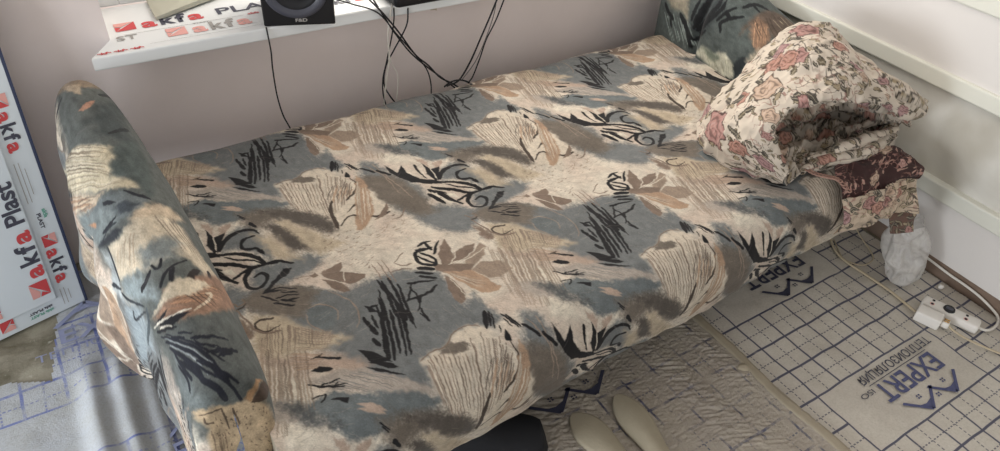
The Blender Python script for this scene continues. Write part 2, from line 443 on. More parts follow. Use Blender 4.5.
PRINT = """
B 6e7171 24.9:-17,338 158,338 268,340 460,343 509,376 623,422 703,478 705,620 722,671 697,738 639,733 524,753 453,767 395,808 405,890 414,946 285,830 235,753 232,697 192,540 114,458 57,376
B ae9b8c 14.7:-35,429 176,531 282,632 244,685 154,593 34,509
B 6e7171 15.7:840,-296 886,-269 900,-170 944,-74 960,-30 957,30 915,73 995,88 1062,131 1092,194 1030,266 969,291 916,288 860,233 837,165 833,105 792,66 779,-11 785,-103 790,-221
B 6e7171 14.2:67,175 174,218 267,291 366,356 270,452 227,423 199,373 105,341 66,271
B 6e7171 13.6:224,88 293,85 366,102 406,131 363,177 283,192 202,208 131,206 104,180 115,114 143,81
B 6e7171 10.8:115,912 170,890 225,890 243,962 248,1035 224,1088 183,1032 131,979 74,972
B 56504a 13.1:307,-50 357,-16 388,64 378,88 309,64 278,11
B 6e7171 10.5:406,360 440,358 495,351 575,353 644,380 717,423 709,467 683,537 695,587 764,556 756,606 765,650 781,691 697,710 661,672 617,643 525,676 430,701 344,660 302,599 276,544 233,476 188,411 209,346 281,324 350,346
B 6e7171 8:87,177 191,204 263,247 326,307 365,375 363,440 340,486 285,503 231,469 197,421 193,375 148,351 90,305 48,262
B 6c645b 12.7:42,196 121,187 191,199 263,247 300,293 250,327 197,368 148,351 90,303 48,269
B 686e6f 6.5:204,370 232,346 276,351 303,399 290,433 251,459 216,445 198,406
B b4a690 11:40,286 129,324 184,418 259,500 287,527 174,517 102,491 36,481 -4,418
B 686e6f 8:0,648 68,672 134,674 223,734 325,775 395,812 452,845 279,833 228,850 185,855 102,826 79,773 59,715 -8,727 -26,696
B a59c92 5.7:72,599 158,609 252,643 310,713 388,773 418,819 310,766 226,732 154,676
B d0c8b8 11.1:-1,541 70,590 46,660 -11,672 -17,720 31,749 21,802 -72,763
B 6c645b 17:761,802 822,814 902,867 920,915 943,1033 941,1115 864,1115 761,1002 738,872
B cabfae 8.5:426,713 470,698 536,696 582,667 638,660 680,679 704,705 713,751 732,795 735,836 719,865 670,901 641,1007 571,1024 479,959 428,857 422,756
B 6c645b 4.5:506,703 556,691 610,725 592,737 546,732 501,720
B 6c645b 17.7:207,809 337,843 409,869 490,930 525,1007 502,1055 403,971 342,908 278,922 216,922
B 56504a 14.1:279,833 409,874 489,935 519,1002 500,1048 401,959 343,901
B b4a690 11.8:323,-92 369,-75 511,113 397,115 320,-22
B 56504a 11:266,918 320,925 351,995 362,1062 318,1050
B b4a690 15.3:205,-63 274,-15 329,115 240,79
B cabfae 7.4:481,1058 541,1033 655,922 738,898 765,896 754,1050 667,1074
F 7a6a5e 30 3.03:433,710 470,698 533,698 601,705 675,693 706,720 722,763 730,809|424,869 447,910 479,949 519,988 549,971 584,951 611,942 659,910
F d0c8b8 22 1.73:445,725 487,727 554,725 629,691 679,691 702,722 720,775|429,845 448,886 475,927 511,968 549,971 585,935 643,903
F a68c75 7 3.65:662,799 685,802 702,831 710,853|575,903 597,908 623,915 663,898
F 463c35 7 2.14:654,787 703,790 721,838|563,889 617,903 670,894
S 7a6a5e 3.4 2.84:426,713 470,698 536,696 582,667 629,660 671,672 682,686
S d0c8b8 1.6 3.74:702,766 725,792 733,816 727,848 705,872
S 463c35 2.85 9.11:737,775 743,819 726,855 691,886 643,910
S 6c645b 3.89 1.67:535,705 581,708 606,732
S 6c645b 3.78 1.62:498,713 534,720 559,737
S 463c35 5.65 15.53:589,884 552,937 528,1031
S 463c35 3.1 10.84:604,976 652,956 689,944 731,913
S 463c35 5.38 5.38:692,12 701,-8
S 463c35 4.05 9.11:541,33 602,0 689,48 754,50
B 1c1b1d 0.9:748,732 752,758 743,778 725,763
S 1c1b1d 14.2 8.88:736,643 697,703
S 1c1b1d 6.57 4.93:748,652 714,701
S 1c1b1d 4.93 4.11:751,662 719,717
S 1c1b1d 3.78 3.03:743,715 731,737
S 1c1b1d 5.65 4.04:779,676 795,749
S 1c1b1d 5.3 3.78:791,689 802,751
S 1c1b1d 3.78 3.03:774,698 777,737
S 1c1b1d 4.96 11.57:809,744 827,766 849,802
B ae9b8c 2:167,758 221,775 237,807 193,785
B ae9b8c 1.8:170,744 208,758 233,775 245,802 219,790 194,771
D 7a6a5e 60 7.5 -15:449,32 522,30 630,85 658,112 505,310 452,216 403,139
D 938374 60 10.9 -10:358,136 511,93 610,114 417,305 433,211 351,213 275,225
D 938374 40 9.9 -20:630,85 826,102 804,184 697,206 605,136
F 7a6a5e 9 2.31:82,332 118,346 155,389|16,471 45,488 84,510
F 7a6a5e 9 2.14:149,389 130,426 97,471|259,498 244,512 200,522
F 7a6a5e 6 1.38:32,375 66,365|-13,457 10,467
S 463c35 7.11 3.55:102,329 62,317 38,327 37,351 62,370 113,365
S 463c35 5.52 2.76:16,235 36,235 51,221
S 938374 2.98 2.39:226,344 269,348 294,373 302,409 286,438
S 938374 2.48 2.48:208,363 198,401 216,445 240,476
S 938374 2.88 2.3:322,310 361,380 364,435 344,479 319,503
S 1c1b1d 4.92 3.94:133,208 187,213 232,247
S 1c1b1d 5.23 3.49:154,254 194,259 230,276
S 1c1b1d 5.07 3.38:179,278 223,291
S 1c1b1d 4.74 3.79:182,237 231,262
B 7a6a5e 1.2:350,211 398,208 439,201 426,233 398,249 352,233
B 7a6a5e 1.1:343,218 377,216 418,259 477,315 460,327 409,329 390,305 353,259
B 7a6a5e 1:334,249 381,293 390,351 367,346 340,305
B 7a6a5e 1.2:303,206 334,204 332,225 312,228
S 7a6a5e 2.91 2.18:332,221 300,206 249,196
S d0c8b8 2.84 2.84:421,254 394,300
S d0c8b8 1.92 1.92:354,254 387,310
F a59c92 12 2.63:85,614 115,609 164,623 226,638|150,684 204,722 288,746 385,775
F 6e7171 10 1.75:94,621 151,623 226,640|176,698 249,742 375,771
F d0c8b8 12 2.63:8,563 37,573 73,597|-43,708 -18,730 18,739
B 1c1b1d 0.9:111,573 137,570 169,590 175,604 136,597
S 1c1b1d 4.6 3.06:113,638 173,643
S 1c1b1d 4.37 2.91:123,648 184,669
S 1c1b1d 3.83 3.06:139,657 162,652
S 1c1b1d 3.83 4.59:78,611 116,645 171,674
S 1c1b1d 3.68 3.68:69,664 108,672 84,689 108,676
B 1c1b1d 0.8:110,693 139,701 161,715 151,730
B 1c1b1d 0.9:262,648 293,672 318,701 358,734 323,715 286,681
B 1c1b1d 0.8:279,635 308,648 345,681 351,701 319,689
B 1c1b1d 0.9:130,532 173,532 159,544
B 1c1b1d 0.9:276,580 311,611 341,657 346,674 286,638
S 1c1b1d 4.82 8.04:149,537 213,578
S 1c1b1d 4.44 3.17:207,821 228,850
S 1c1b1d 4.44 3.17:207,833 222,855
B 7a6a5e 1.7:838,288 829,341 812,380 779,406 750,397 764,348
B 938374 3:888,392 948,363 955,392 911,430 838,452 792,440
B 7a6a5e 1.7:827,363 882,353 928,358 888,392 846,409 782,406
B 938374 1.7:882,445 945,481 960,534 889,546 851,527 827,467
B 7a6a5e 2.2:720,385 782,406 852,447 819,476 732,438 708,411
B a68c75 2.1:730,428 827,467 849,539 862,580 844,592 801,585 770,537 742,471
B 7a6a5e 1.6:721,445 735,479 737,532 717,568 689,580 682,551 693,500
F 938374 7 1.64:736,430 735,445|851,527 848,582
F d0c8b8 4 1.59:736,433 735,440|839,539 806,568
S d0c8b8 1.91 2.55:726,464 732,508 725,551
S d0c8b8 2.73 2.05:779,406 811,385 834,360
S d0c8b8 2.26 2.26:765,406 840,404 902,387 945,360
S d0c8b8 2.1 2.1:785,416 873,409 948,394
S 1c1b1d 8.41 5.25:720,281 758,271 785,276
S 1c1b1d 10.28 8.23:702,298 765,310
S 1c1b1d 11.13 8.35:718,303 690,312 674,341 682,365 717,389 738,373 731,344 710,315
S 1c1b1d 7.75 7.75:692,324 706,356 727,382
S 1c1b1d 8.23 8.23:758,271 757,319
S 1c1b1d 9.45 5.25:752,339 811,288
S 1c1b1d 13.89 11.11:654,377 705,404
S 1c1b1d 7.74 7.74:632,392 687,421
S 1c1b1d 9.31 7.45:637,414 685,445
S 1c1b1d 6.69 3.82:599,430 677,452
S 7a6a5e 2.65 3.97:555,353 592,356 634,370
S 7a6a5e 2.84 2.84:592,319 652,286
S 7a6a5e 3.33 3.33:595,322 613,344 646,348
S 1c1b1d 8.38 6.52:576,423 602,435
S 1c1b1d 5.36 4.46:585,435 530,491
S 1c1b1d 5.36 4.46:574,442 572,505
S 1c1b1d 7.44 6.51:530,488 590,491 634,486 665,471
B 1c1b1d 1:564,488 590,493 558,517
S 1c1b1d 4.13 3.3:572,505 536,541
S 1c1b1d 5.34 5.34:550,534 548,592
S 1c1b1d 5.84 9.17:491,358 484,442 455,546
S 1c1b1d 6.25 9.82:499,375 491,476 468,553
S 1c1b1d 6.25 9.82:530,373 513,459 478,558
S 1c1b1d 6.93 7.8:543,414 516,500 500,568
S 1c1b1d 5 9.16:470,404 432,505 423,529
S 1c1b1d 5 7.5:451,433 414,524
S 1c1b1d 5.16 7.74:422,459 407,520
S 7a6a5e 2.13 2.84:521,283 507,370
S 7a6a5e 2 2.67:544,286 532,385
S 7a6a5e 2 2.67:564,283 544,401
S 1c1b1d 10.29 13.73:420,488 387,565 341,657
S 1c1b1d 7.96 7.96:440,488 391,604 356,669
S 1c1b1d 8.24 6.59:453,498 423,575 387,657
S 1c1b1d 8.03 5.62:472,505 431,606 399,676
S 1c1b1d 7.12 5.34:491,515 455,592 412,679
S 1c1b1d 4.94 4.12:470,534 438,635
S 1c1b1d 7.48 4.99:501,522 486,580
S 1c1b1d 4.16 3.32:502,541 488,599
S 1c1b1d 7.66 10.73:365,590 349,638
S 1c1b1d 4.95 4.95:538,553 549,587
B 1c1b1d 1:390,438 409,459 414,483 391,471
S 1c1b1d 6.88 6.02:406,457 429,457
S 1c1b1d 7.49 10.82:360,479 361,520 361,561
S 1c1b1d 5.83 7.49:387,486 379,539
S 1c1b1d 9.89 9.89:340,570 344,604
S 938374 2.64 2.64:840,738 867,847 852,982
S 938374 2.73 2.73:874,745 875,866 886,1020
B 1c1b1d 1.5:911,784 931,856 978,813 968,873 992,929 1051,960 1061,989 995,965 940,931 917,892 902,842
S 1c1b1d 8.53 10.97:865,798 894,854
B ae9b8c 3.7:116,849 171,851 124,897 95,905
B ae9b8c 4.5:60,794 95,823 81,880 68,842
B 1c1b1d 1.4:68,839 77,888 65,955 43,965 43,912
B 1c1b1d 1.4:73,888 125,888 57,967
S d0c8b8 3.53 2.65:77,888 62,953
S 1c1b1d 8.75 3.75:31,835 17,895 22,938
S d0c8b8 4.58 3.67:40,849 28,921
S 1c1b1d 17.49 6.24:72,958 103,929 143,912 188,909 221,921 238,948
S 1c1b1d 8.99 8.99:214,953 176,953 149,975 156,999 193,1011 207,1032
B 1c1b1d 1.2:191,23 215,23 212,47 196,40
S 1c1b1d 10.51 10.51:229,883 239,912
S 1c1b1d 9.77 11.94:46,-28 98,-6 150,23 181,52 197,83
S 1c1b1d 4.49 5.61:74,-1 105,25 150,47 185,76
S 1c1b1d 11.22 10.1:6,-9 35,11 93,42 146,83
S 1c1b1d 15.41 13.21:968,23 1003,83
S 1c1b1d 13.48 11.23:981,1 1002,23
B 1c1b1d 1.3:7,11 45,37 42,64 74,114 67,119 24,76 3,52
S d0c8b8 3.01 3.01:-14,16 24,78
B d0c8b8 1.8:35,40 75,52 81,81 46,61
S 1c1b1d 9.16 10.31:237,93 204,85 173,83 143,81 110,98 93,124 96,158 118,175 154,163 174,134 160,112 132,117
S 1c1b1d 7.85 8.97:63,90 112,81 146,81
S 1c1b1d 9.68 7.26:204,85 245,88 289,114
B 1c1b1d 1.5:243,126 273,131 235,167 203,175 152,206 202,237 117,211 187,165
S 1c1b1d 6.02 4.82:109,221 151,269
S 1c1b1d 6.87 4.58:134,269 193,315
S 1c1b1d 5.85 4.68:162,266 202,298
S 7a6a5e 4.19 3.35:14,196 24,225 52,216 48,196
S 7a6a5e 3.86 6.18:10,233 15,274 25,307 27,346 58,375 100,385
B 7a6a5e 7.8:995,274 1018,305 1017,375 985,368 975,334
B a68c75 3.2:769,782 780,842 740,936 700,1025 641,1069 606,1083 583,1073
F d0c8b8 5 2.88:764,798 762,883|604,1071 686,1030
B 7a6a5e 1.2:673,64 712,47 771,3 765,32 731,59
S 7a6a5e 2.18 4.36:739,90 776,90 824,54
S 7a6a5e 3.7 3.7:750,73 765,69
F 938374 18 4.12:13,355 72,453 139,490|-104,666 -49,738 41,750
F 938374 14 3.14:139,373 193,423 254,471|100,447 158,496 209,517
F 938374 20 2.8:-39,394 9,450 83,476|-137,638 -119,720 -64,761
F a68c75 8 2.36:83,476 56,537|182,544 148,578
B a59c92 13:919,604 991,619 1034,674 1006,722 940,693 912,643
B 525454 14.5:-26,632 24,651 58,724 103,779 8,733
"""
PRINT_SHADE_LEFT = """
B 5a5e5b 22:-150,330 60,300 200,290 330,270 450,250 600,290 760,290 900,290 1100,330 1300,330 1300,640 -150,640
B 8a7a68 9.2:1084,341 1088,376 1080,414 1076,436 1055,464 1025,494 1011,501 1038,479 1005,426 1011,375 1050,333
B b3a28c 6.2:1038,370 1031,402 968,394 982,381 1008,367
B b08670 2.5:901,372 925,398 931,418 901,405 891,382
B 454b4b 20.4:904,416 995,509 827,466 753,466 710,443 753,421 770,392 837,394
S 24262a 12.6 7.56:1082,345 1087,364 1086,381
S 24262a 15.12 10.08:998,284 998,312 1011,342
S 2a2c2e 17.64 10.08:968,441 1021,496 1008,501
S 2a2c2e 9.89 14.83:773,413 794,440 820,468
B bfb49b 8.3:941,172 827,274 797,321 750,373 720,400 679,404 666,384 636,387 629,376 575,412 552,410 575,363 632,316 730,242 794,223
F 6e6152 24 2.8:810,311 851,255 938,165 760,225|716,404 663,387 622,385 555,407
F d6cdb8 16 2.8:804,312 827,270 938,165 743,239|716,400 666,385 626,384 558,404
B 4c5452 9.3:710,400 773,473 639,464 521,438 511,419 572,415 619,387 652,384 673,402
B 666d6e 11.2:619,266 572,345 555,387 508,425 481,404 461,373 562,274
B c3b29b 9.1:730,239 636,307 585,343 582,318 649,237 699,225
F a08068 7 4.2:925,104 632,246|585,340 582,309
F 5e5148 5 2.8:686,244 639,242|605,328 579,314
S 24262c 7.05 10.58:552,387 528,404 508,425
B 24262c 1.1:562,336 548,354 528,364 535,348 552,334
B 3c4248 6.5:518,348 518,378 495,402 481,379 495,351
B bfae97 11.3:464,373 481,400 495,429 488,461 464,485 414,422 434,378
B 727a7a 12.3:669,235 508,357 471,353 488,302 491,274 646,183 652,213
B ad8468 2.5:622,232 548,292 542,284
S 24262c 6.12 11.23:495,351 491,331 498,302
B c2b6a1 8.5:458,294 437,339 451,382 448,428 424,469 360,476 317,503 293,547 259,464 300,443 317,416 313,387 313,364 337,316 370,274 424,272
B 2c2f34 6.2:501,268 464,337 448,350 444,319 478,280
B 787e7d 15.7:364,353 370,379 380,421 357,441 310,418 320,378 320,358
F 75695f 12 2.22:461,413 441,474|317,440 280,498
F 9b8874 8 2.45:424,329 421,373|384,278 330,334
B a4aaaa 9.2:478,274 431,257 424,210 340,251 377,274 437,290
B 8d989a 18.6:360,282 313,343 253,353 226,351 337,253
B 8e7260 12.4:236,370 239,407 266,468 330,563 273,568 175,416 206,361
S 1f1f24 6.78 6.78:320,392 300,382 317,370
S 1f1f24 8.76 19.72:310,364 293,350 280,329
S 1f1f24 4.97 8.29:300,435 290,408 273,387 246,367
S 1f1f24 8.29 6.63:283,407 263,396 239,392
S 1f1f24 6.32 6.32:280,400 253,389
B 2c2725 1.2:249,418 276,443 273,456 243,432 236,418
B 3b332f 2:212,425 246,450 253,466 222,450 202,426
S 1f1f24 12.6 17.64:286,481 266,480 243,476
B 8e7260 9.5:206,323 209,363 222,398 273,487 300,566 236,563 145,450 149,412 152,384 159,336
F 7a5a44 10 1.65:199,343 219,404|152,435 273,568
F c79a78 7 1.99:196,346 216,407|152,428 246,530
B 565a58 9.5:159,323 149,382 139,422 172,485 236,566 169,571 75,566 -85,448 -88,419 -90,396 -69,352 13,287 72,284 108,309
B 686f6f 15.2:105,329 62,326 19,331 -46,363 -76,383 -80,366 -68,344 13,286 65,290
S d0cabd 6.26 4.7:189,312 172,361 169,400
S c7b7a0 5.11 6.81:162,404 182,438 209,455 206,444
B 1f1f24 1.1:189,314 189,337 192,361 182,351 182,339
B 1f1f24 1:179,328 169,373 162,398 155,372 152,350 159,336
S d0cabd 4.83 4.83:172,328 155,351
S 1f1f24 7.35 5.88:175,314 145,358
S 22242c 6.34 8.87:159,318 102,361 59,389 -18,408
S 22242c 8.16 13.06:142,321 82,361 31,390 -28,406
S 22242c 7.26 10.17:125,323 69,350 3,371
S 22242c 3.73 5.6:152,331 89,379 35,416
S 22242c 6.82 10.23:108,329 65,329 34,336
S 22242c 9.06 6.04:105,375 98,400 85,444
S 22242c 5.93 5.93:98,379 82,392 69,419
S 22242c 9.16 12.21:66,392 62,418 62,455
S 22242c 8.53 10.24:52,409 55,441
S 22242c 5.99 4.79:132,357 115,382
S 22242c 7.85 6.28:135,340 115,364
S 8f9698 2.13 2.13:149,323 92,361 40,393
S 8f9698 2.23 2.23:129,326 72,358 13,380
S 22242c 11.64 13.58:85,331 37,354 -27,383 -69,395
S 22242c 6.54 6.54:69,351 14,384 -36,407 -95,422
S 22242c 7.28 9.1:79,339 9,367 -50,388
S 22242c 6.65 6.65:62,363 15,399 -39,421
S 22242c 6.39 8.52:85,321 39,323 6,326
B b5a185 6.4:-61,329 -80,383 -87,426 -109,460 -211,473 -281,438 -252,343 -121,352
D 5a4c40 90 5.7 -8:-105,361 -95,418 -117,458 -219,463 -281,438 -232,355
B a08060 3.5:-83,423 -61,441 0,509 -99,430
B 4a3c32 1.2:-100,431 -1,512 55,598 -108,462 -106,444
S 5a4c40 3.42 4.1:-84,347 -87,386
S 5a4c40 4.47 2.98:-87,386 -146,390
S 5a4c40 4.44 2.96:-97,405 -145,408
S 5a4c40 3.71 3.71:-94,353 -110,353 -116,366
F 7d6a58 8 1.82:-120,358 -134,381|-245,356 -250,375
B 8d979b 15.4:337,248 266,298 206,302 169,274 360,36 343,104
S 2c3036 7.38 6.15:353,259 317,268 249,311
S 2c3036 7.56 6.3:306,248 303,225 236,309
S 4a5256 8.68 15.2:239,316 209,303 202,264
S 2c3036 7.56 10.08:461,292 407,280 370,276
S 2c3036 12.6 7.56:424,223 357,266
S 2c3036 6.57 4.69:478,345 488,319 488,292
B c8bca6 6:253,400 243,432 236,469 202,418 209,363 209,319 219,353
F 2c2725 4 2.35:209,400 209,441|159,431 172,463
"""
PRINT_RIGHT = """
B 525957 20:-300,-300 1900,-300 1900,1500 -300,1500
B 8d8676 12.3:814,340 613,350 574,271 613,284 675,268
F a9b6b0 10 4.2:705,240 634,275 571,287|610,163 551,193 512,203
F 46504f 6 4.2:711,224 640,271|634,167 533,193
S 1e2022 12.6 17.64:711,268 681,251 649,244
S 1e2022 17.64 17.64:619,275 568,248 536,203
S 1e2022 10.08 15.12:592,271 536,228
S 1e2022 10.08 12.6:664,240 649,219
B 383e3f 21.6:562,271 539,363 491,421 452,374 479,281 536,244
S 1e2022 18.9 13.86:542,268 527,335 524,378
S 1e2022 18.9 13.86:530,265 485,367 488,404
S 1e2022 16.38 12.6:521,255 467,367 470,406
S 1e2022 16.3 12.54:562,287 557,354
S 1e2022 12.74 9.8:548,284 533,365
S 1e2022 16.38 12.6:530,228 485,290
S 1e2022 13.27 10.85:458,340 443,378 423,410
S 1e2022 15.36 11.81:426,318 438,347 381,406
S 1e2022 16.38 12.6:443,378 417,372
B 5f5248 12.3:354,350 357,421 357,495 330,528 253,567 253,566 238,474 235,415 286,429 336,402
B 8c705c 11.3:333,386 345,439 304,445 253,410 247,367 265,345 304,367
F c09a7a 5 3.26:336,419 298,439|283,352 247,380
F 4c4038 9 3.5:351,415 339,476 322,519|271,376 238,437 259,567
S 1e2022 17.64 15.12:405,427 393,471 357,495
S 1e2022 10.08 10.08:402,462 360,459
F b5a68e 5 3.5:319,476 304,564|250,466 262,567
B b9b7a5 7.7:512,203 482,236 432,244 372,275 324,258 313,214 372,193 443,193
F 7d7d6c 9 2.8:488,224 408,236 339,271|467,193 372,203 316,224
B 6e7568 9.2:479,232 432,248 390,248 402,224 435,219
B 2b3033 7.7:327,262 301,310 277,310 295,232 310,219
B ada391 12:289,304 265,365 229,345 253,293 271,284
S 1e2022 7.56 12.6:470,176 390,187 307,209
"""

# ---- cloth surfaces: each maps a grid of (along, around) to points in metres ----
def smooth(a, b, x):
    t = np.clip((x - a) / (b - a), 0, 1)
    return t * t * (3 - 2 * t)

def bump(x, c, w):
    return np.exp(-((x - c) / w) ** 2)

MX0, MX1 = 0.055, 1.92           # mattress runs between the two armrests
MT = 1.56                         # length of the cover over the mattress, back hem to front hem

def mattress_profile(n):
    """unit profile from the back hem over the top to the front hem: depth 0..1, height 0..1"""
    q = []
    for a in np.linspace(-25, 90, 40):              # back edge roll
        r = math.radians(a)
        q.append((0.075 - 0.075 * math.cos(r), 0.345 + 0.075 * math.sin(r)))
    q.insert(0, (0.02, 0.19))
    for a in np.linspace(90, -22, 60):              # front edge roll
        r = math.radians(a)
        q.append((0.96 + 0.105 * math.cos(r), 0.305 + 0.115 * math.sin(r)))
    q.append((1.045, 0.20))
    q.append((1.02, 0.175))
    q = np.array(q)
    d = np.r_[0, np.cumsum(np.hypot(*np.diff(q, axis=0).T))]
    s = np.linspace(0, d[-1], n)
    return np.stack([np.interp(s, d, q[:, 0]), np.interp(s, d, q[:, 1])], 1)

def mattress_surface(nu, nv):
    x = np.linspace(0, 1, nu)[:, None]
    pr = mattress_profile(nv)
    dep, hei = pr[None, :, 0] / 1.065, pr[None, :, 1]
    X = MX0 + (MX1 - MX0) * x + 0 * dep
    X = X + 0.05 * (1 - x) * dep                     # left edge follows the armrest
    yb = 1.915 + 0.022 * X
    yf = 0.765 + 0.0727 * X
    Y = yb + (yf - yb) * dep
    top = smooth(0.33, 0.40, hei)
    Z = hei - 0.016 * top * bump(dep, 0.53, 0.06) + 0.008 * top * np.sin(X * 6.3 + 1.2) * np.sin(dep * 7.0)
    Z = Z + 0.004 * top * np.sin(X * 17 + dep * 9) - 0.006 * top * bump(x, 0.0, 0.05)
    Y = Y + 0.006 * np.sin(X * 9.0) * (1 - top) * (dep > 0.5)
    wr = np.sin(X * 60 + 8 * np.sin(dep * 5)) * 0.0016 * (1 - top)
    return np.stack([X + 0 * Y, Y + wr, Z + 0 * Y], -1)

def end_rows(nu, n):
    """row positions -1..1 along an arm, evenly spaced over its length and over its rounded ends"""
    w = np.sin(np.linspace(-1, 1, 40001) * math.pi / 2)
    e = np.clip(1 - np.abs(w) ** n, 0, 1) ** (1 / n)
    d = np.r_[0, np.cumsum(np.hypot(np.diff(w) * 0.55, np.diff(e) * 0.2))]
    return np.interp(np.linspace(0, d[-1], nu), d, w)

def bolster(nu, nv, c0, c1, a, h0, h1, n_cap, n_sec, zb):
    """rolled arm from c0 to c1 (x, y): half width a, top height h0 -> h1, hem at zb; section runs from the left hem over the top to the right hem"""
    w = end_rows(nu, n_cap)[:, None]
    th = np.linspace(-0.30 * math.pi, 1.30 * math.pi, nv)[None, ::-1]
    e = np.clip(1 - np.abs(w) ** n_cap, 0, 1) ** (1 / n_cap)
    e = np.maximum(e, 0.02)
    c, s = np.cos(th), np.sin(th)
    sx = np.sign(c) * np.abs(c) ** (2 / n_sec)
    sz = np.sign(s) * np.abs(s) ** (2 / n_sec)
    t = (w + 1) / 2
    top = h0 + (h1 - h0) * t
    zc = (top + zb) / 2
    X = c0[0] + (c1[0] - c0[0]) * t + a * e * sx
    Y = c0[1] + (c1[1] - c0[1]) * t + 0 * sx
    Z = zc + (top - zc) * sz * (0.35 + 0.65 * e)
    return np.stack([X, Y, Z], -1), t + 0 * th, th + 0 * t

def armrest_left(nu, nv):
    P, t, th = bolster(nu, nv, (0.050, 0.885), (-0.032, 1.985), 0.100, 0.610, 0.672, 7, 2.25, 0.27)
    y = P[..., 1]
    k = np.interp(y, [0.9, 1.0, 1.2, 1.4, 1.6, 1.85, 2.0], [0.84, 0.88, 0.95, 1.02, 1.02, 0.92, 0.86])
    xm = 0.050 - 0.082 * t
    P[..., 0] = xm + (P[..., 0] - xm) * k
    out = bump(th, 1.02 * math.pi, 0.55)                        # outer side
    low = smooth(1.0 * math.pi, 1.2 * math.pi, th)               # hem of the loose cover
    P[..., 0] -= out * (0.020 * bump(y, 1.60, 0.07) - 0.012 * bump(y, 1.50, 0.035) + 0.016 * bump(y, 1.37, 0.06) - 0.014 * bump(y, 1.17, 0.06) + 0.004 * np.sin(y * 42))
    P[..., 0] -= low * (0.050 * bump(y, 1.36, 0.07) + 0.035 * bump(y, 1.60, 0.07) + 0.012)
    P[..., 2] -= low * (0.075 * bump(y, 1.30, 0.05) + 0.02 * bump(y, 1.60, 0.08))
    mid = bump(th, 0.62 * math.pi, 0.40)
    P[..., 2] -= 0.010 * mid * bump(y, 1.50, 0.018) + 0.010 * mid * bump(y, 1.19, 0.02) + 0.006 * mid * bump(y, 1.72, 0.015)
    return P

def armrest_right(nu, nv):
    P, t, th = bolster(nu, nv, (2.04, 1.20), (2.035, 1.965), 0.135, 0.54, 0.74, 7, 2.6, 0.20)
    y = P[..., 1]
    inn = smooth(0.55 * math.pi, 0.95 * math.pi, th)
    P[..., 0] += 0.02 * inn * bump(y, 1.72, 0.015)
    return P

def arc_coords(P):
    """metres along the axis and metres around the section; the end caps are printed as the cloth turns down over them"""
    nu, nv = P.shape[:2]
    m = P[nu // 2]
    s = np.r_[0, np.cumsum(np.linalg.norm(np.diff(m, axis=0), axis=1))][None, :] + 0 * P[..., 0]
    t = np.arange(nu)[:, None] / (nu - 1.0)
    d = P[..., 1] - P[0, nv // 2, 1]
    w = np.abs(end_rows(nu, 7))[:, None]
    cap = 1 - smooth(0.80, 0.93, np.clip(1 - w ** 7, 0, 1) ** (1 / 7))
    full = m[None, :, 2] + (P[:, nv // 2, 2] - P[nu // 2, nv // 2, 2])[:, None]
    ztop = np.where(t < 0.5, P[int(nu * .2), nv // 2, 2], P[int(nu * .8), nv // 2, 2])
    drop = np.clip(ztop - P[..., 2], 0, 1) * cap
    d = d + np.where(t < 0.5, -drop, drop)
    xc = (P[..., 0].max(1) + P[..., 0].min(1))[:, None] / 2
    sgn = np.sign(m[-1, 0] - m[0, 0])
    flat = s[:, nv // 2][:, None] + sgn * (P[..., 0] - xc)
    return d, s * (1 - cap) + flat * cap
# ---------------------------------------------------------------- materials of the room
M_plaster = plain('plaster', 'ebe0dc', 0.9, 0.05, 6, 0.15)
M_plaster_white = plain('white_plaster', 'dedad6', 0.8, 0.02, 8, 0.05)
M_trim = plain('cream_trim', 'dfdfd4', 0.42, 0.02, 8)
M_board = plain('brown_board', '7d6a5c', 0.7, 0.2, 25)
M_pvc = plain('white_pvc', 'e9ecec', 0.35, 0.02, 5)
M_black = plain('black_plastic', '17171a', 0.42, 0.1, 60)
M_rubber = plain('black_rubber', '1b1b1e', 0.6, 0.1, 60)
M_grey = plain('grey_plastic', '4b4c55', 0.35, 0.1, 30)
M_white = plain('white_plastic', 'e3dfd8', 0.4, 0.02, 20)
M_cordw = plain('white_cord', 'd9d5cc', 0.5, 0.03, 20)
M_cordb = plain('beige_cord', 'b7a98f', 0.55, 0.05, 20)
M_cordg = plain('grey_cord', '6f6a68', 0.55, 0.05, 20)
M_red = plain('red_ink', 'cf4d50', 0.5, 0.05, 60)
M_redp = plain('pale_red_ink', 'e6a9a2', 0.5, 0.05, 60)
M_ink = plain('dark_ink', '4a4b58', 0.5, 0.05, 60)
M_inkp = plain('grey_ink', 'a3a09c', 0.5, 0.05, 60)
M_green = plain('green_ink', '6fae9c', 0.5, 0.05, 60)
M_navy = plain('navy_edge', '3c4560', 0.5, 0.1, 30)
M_blueink = plain('blue_print', '4c5074', 0.55, 0.2, 80)
M_darkink = plain('black_blue_print', '3c3d4e', 0.55, 0.2, 80)
M_lightblue = plain('pale_blue_print', '98a0c2', 0.5, 0.2, 60)
M_gold = plain('brass', 'c39a5a', 0.3, 0.05, 20, 0, 1.0)
M_foam = plain('dry_foam', 'd2c6ae', 0.9, 0.08, 60, 0.4)
M_wood = plain('dark_wood', '3a302a', 0.8, 0.15, 20)

def concrete():
    t = NT('dirty_concrete')
    f = t.noise(5, 6, 0.65, t.obj(), 0.6)
    g = t.noise(38, 5, 0.7, t.obj())
    a = t.mix(t.ramp(f, 0.38, 0.62), tuple(srgb('6f6a58')), tuple(srgb('a9a493')))
    t.set(Base_Color=t.mix(t.ramp(g, 0.62, 0.75), a, tuple(srgb('c9c6b8'))), Roughness=0.75)
    t.bump(g, 0.4, 0.004)
    return t.m

